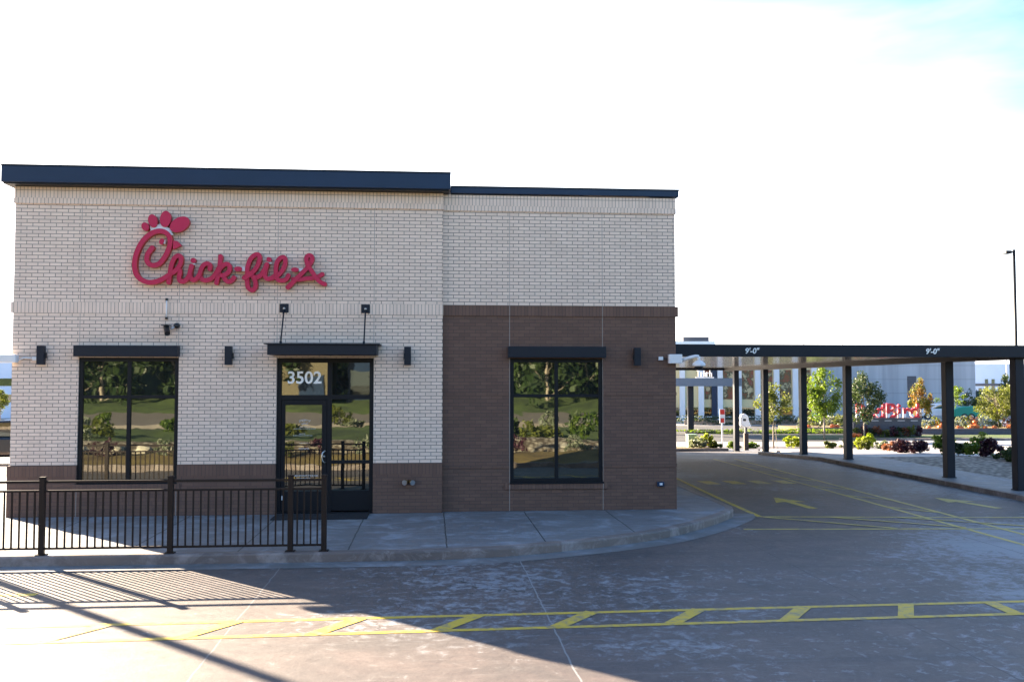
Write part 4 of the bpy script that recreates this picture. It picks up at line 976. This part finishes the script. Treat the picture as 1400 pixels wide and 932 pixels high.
# second canopy behind
p = B(0, 66)
c2_ = thing('rear_canopy', 'blue-grey flat canopy on a dark post behind the drive-through', 'canopy', (p.x, p.y, -.99), YAW)
M['bluegrey'] = simple('blue-grey coated metal', (.10, .14, .2), .45)
fz0 = 3.465-(528-524)*66/1300; fz1 = 3.465+(524-517)*66/1300
MB().box(bl(840, 66), bl(1014, 66), 0, 5, fz0, fz1).build('fascia', M['bluegrey'], c2_)
for px in (860, 946): MB().box(bl(px, 66)-.2, bl(px, 66)+.2, .5, .9, 0, fz0-.002).build('post', M['navy'], c2_)
nm = MB(); x = bl(953, 66); q = fz1+.12
MB().box(x-.1, bl(976, 66), -.02, .03, fz1+.004, fz1+.08).build('letter_base', M['white_paint'], c2_)
nm.box(x, x+.2, -.02, .03, q+.36, q+.44).box(x+.07, x+.13, -.02, .03, q, q+.355)
for k in range(4):
    xx = x+.26+k*.2; nm.box(xx, xx+.05, -.02, .03, q, q+.30+.1*(k % 2)); nm.box(xx+.052, xx+.13, -.02, .03, q+.2, q+.27)
    if k % 2: nm.box(xx+.132, xx+.16, -.02, .03, q, q+.27)
nm.build('lettering', M['white_paint'], c2_)

# ------------------------------------------------------------------ what lies behind the camera (seen mirrored in the glass)
tag(MB().box(-60, 60, -11.1, -10.9, -.3, -.0).build('kerb', M['kerb'], bevel=.02), kind='structure')
def mound(name, x0, x1, y0, y1, h, mat, nx=60, ny=24, base=-.05, amp=.1, sd=0):
    vs = []; fs = []
    for j in range(ny+1):
        for i in range(nx+1):
            x = x0+(x1-x0)*i/nx; y_ = y0+(y1-y0)*j/ny; t = j/ny
            z = base+h*math.sin(math.pi*min(1, t))*.9+amp*noise.noise((x*.3+sd, y_*.3, 0)); vs.append((x, y_, z if 0 < j < ny else base-.1))
    for j in range(ny):
        for i in range(nx): a = j*(nx+1)+i; fs.append((a, a+1, a+nx+2, a+nx+1))
    return tag(MB().add(vs, fs).build(name, mat, smooth=True), kind='structure')
mound('mulch_bed', -40, 60, -15.5, -11.12, .25, M['mulch'])
mound('pebble_bed', -40, 60, -17.2, -15.0, .35, M['pebble'], sd=3, base=.1)
mound('lawn', -60, 70, -38, -17.0, .25, M['lawn'], sd=8, amp=.25)
tag(MB().box(-120, 140, -56, -38.0, -.3, .12).build('road', M['far_ground2']), kind='structure')
mound('lawn', -120, 140, -90, -56.0, 1.6, M['lawn'], sd=9, amp=.4)
mound('hills', -160, 180, -150, -84, 17, M['wood'], sd=19, amp=1.5)  # unseen dark bank, added to close off bright sky in the window reflections
r_ = random.Random(12)
for i in range(44):
    x = -16+i*.95+r_.uniform(-.4, .4); yb = -17.6-r_.uniform(0, 15)
    if abs(x-7.8) < 1.6 and yb > -24: x += 4
    shrub((x, yb, .15), r_.uniform(.8, 2.2), r_.uniform(.4, 1.1), M[('leaf_olive', 'leaf_grey', 'leaf_green', 'leaf_dark', 'leaf_olive')[i % 5]], 'garden shrub in the lawn across the road', 'shrubs across the road', 420, .10, 300+i)
for i in range(16):
    x = -6+i*1.7+r_.uniform(-.5, .5); yb = -12.6-r_.uniform(0, 2)
    shrub((x, yb, .1), .9, .6, M[('leaf_green', 'leaf_olive', 'leaf_purple', 'leaf_grey')[i % 4]], 'garden shrub in the bed across the road from the restaurant', 'shrubs across the road', 320, .06, 100+i)
def rock(loc, s, sd):
    bm = bmesh.new(); bmesh.ops.create_icosphere(bm, subdivisions=2, radius=s)
    for v in bm.verts: v.co *= 1+.35*noise.noise(v.co*2.2/s+Vector((sd, 0, 0))); v.co.z *= .6
    me = bpy.data.meshes.new('boulder'); bm.to_mesh(me); bm.free(); me.materials.append(M['rock']); o = bpy.data.objects.new('boulder', me); COL.objects.link(o); o.location = loc
    tag(o, 'pale landscape boulder across the road from the restaurant', 'boulder', 'boulders across the road')
M['rock'] = simple('pale limestone', (.45, .41, .34), .85, 0, .3, 5, .5)
for i in range(60): rock((-16+i*.75+r_.uniform(-.4, .4), -14.8-r_.uniform(0, 1.6), .2), r_.uniform(.1, .34), i*1.7)
for i in range(34):
    x = -58+i*4.2+r_.uniform(-1.2, 1.2); yb = -64-(i % 3)*4-r_.uniform(0, 2)
    if -6 < x < 4 and yb > -70: yb -= 10
    tree((x, yb, .8), r_.uniform(11, 15), r_.uniform(7, 9), .1, M['back_leaf'], 'tall tree in the row across the road', 2300, .34, 'trees across the road', 'box', 200+i, clumps=40)
tb2 = thing('house', 'tan flat-roofed building across the road', 'building', (-4.2, -62, .6)); MB().box(-2.2, 3.4, -8, 0, 0, 6.5).build('wall', M['tan_dark'], tb2); MB().box(1, 3, .002, .1, 0, 2.4).build('door', M['cap'], tb2)

gb2 = thing('house', 'dark blue glazed building across the road', 'building', (2.6, -64, .6)); MB().box(-2, 3, -6, 0, 0, 6).build('wall', M['cap'], gb2); MB().box(-1.8, 2.8, .002, .05, .6, 3).build('window', M['glass'], gb2)
S.cycles.max_bounces = 8; S.cycles.transparent_max_bounces = 8
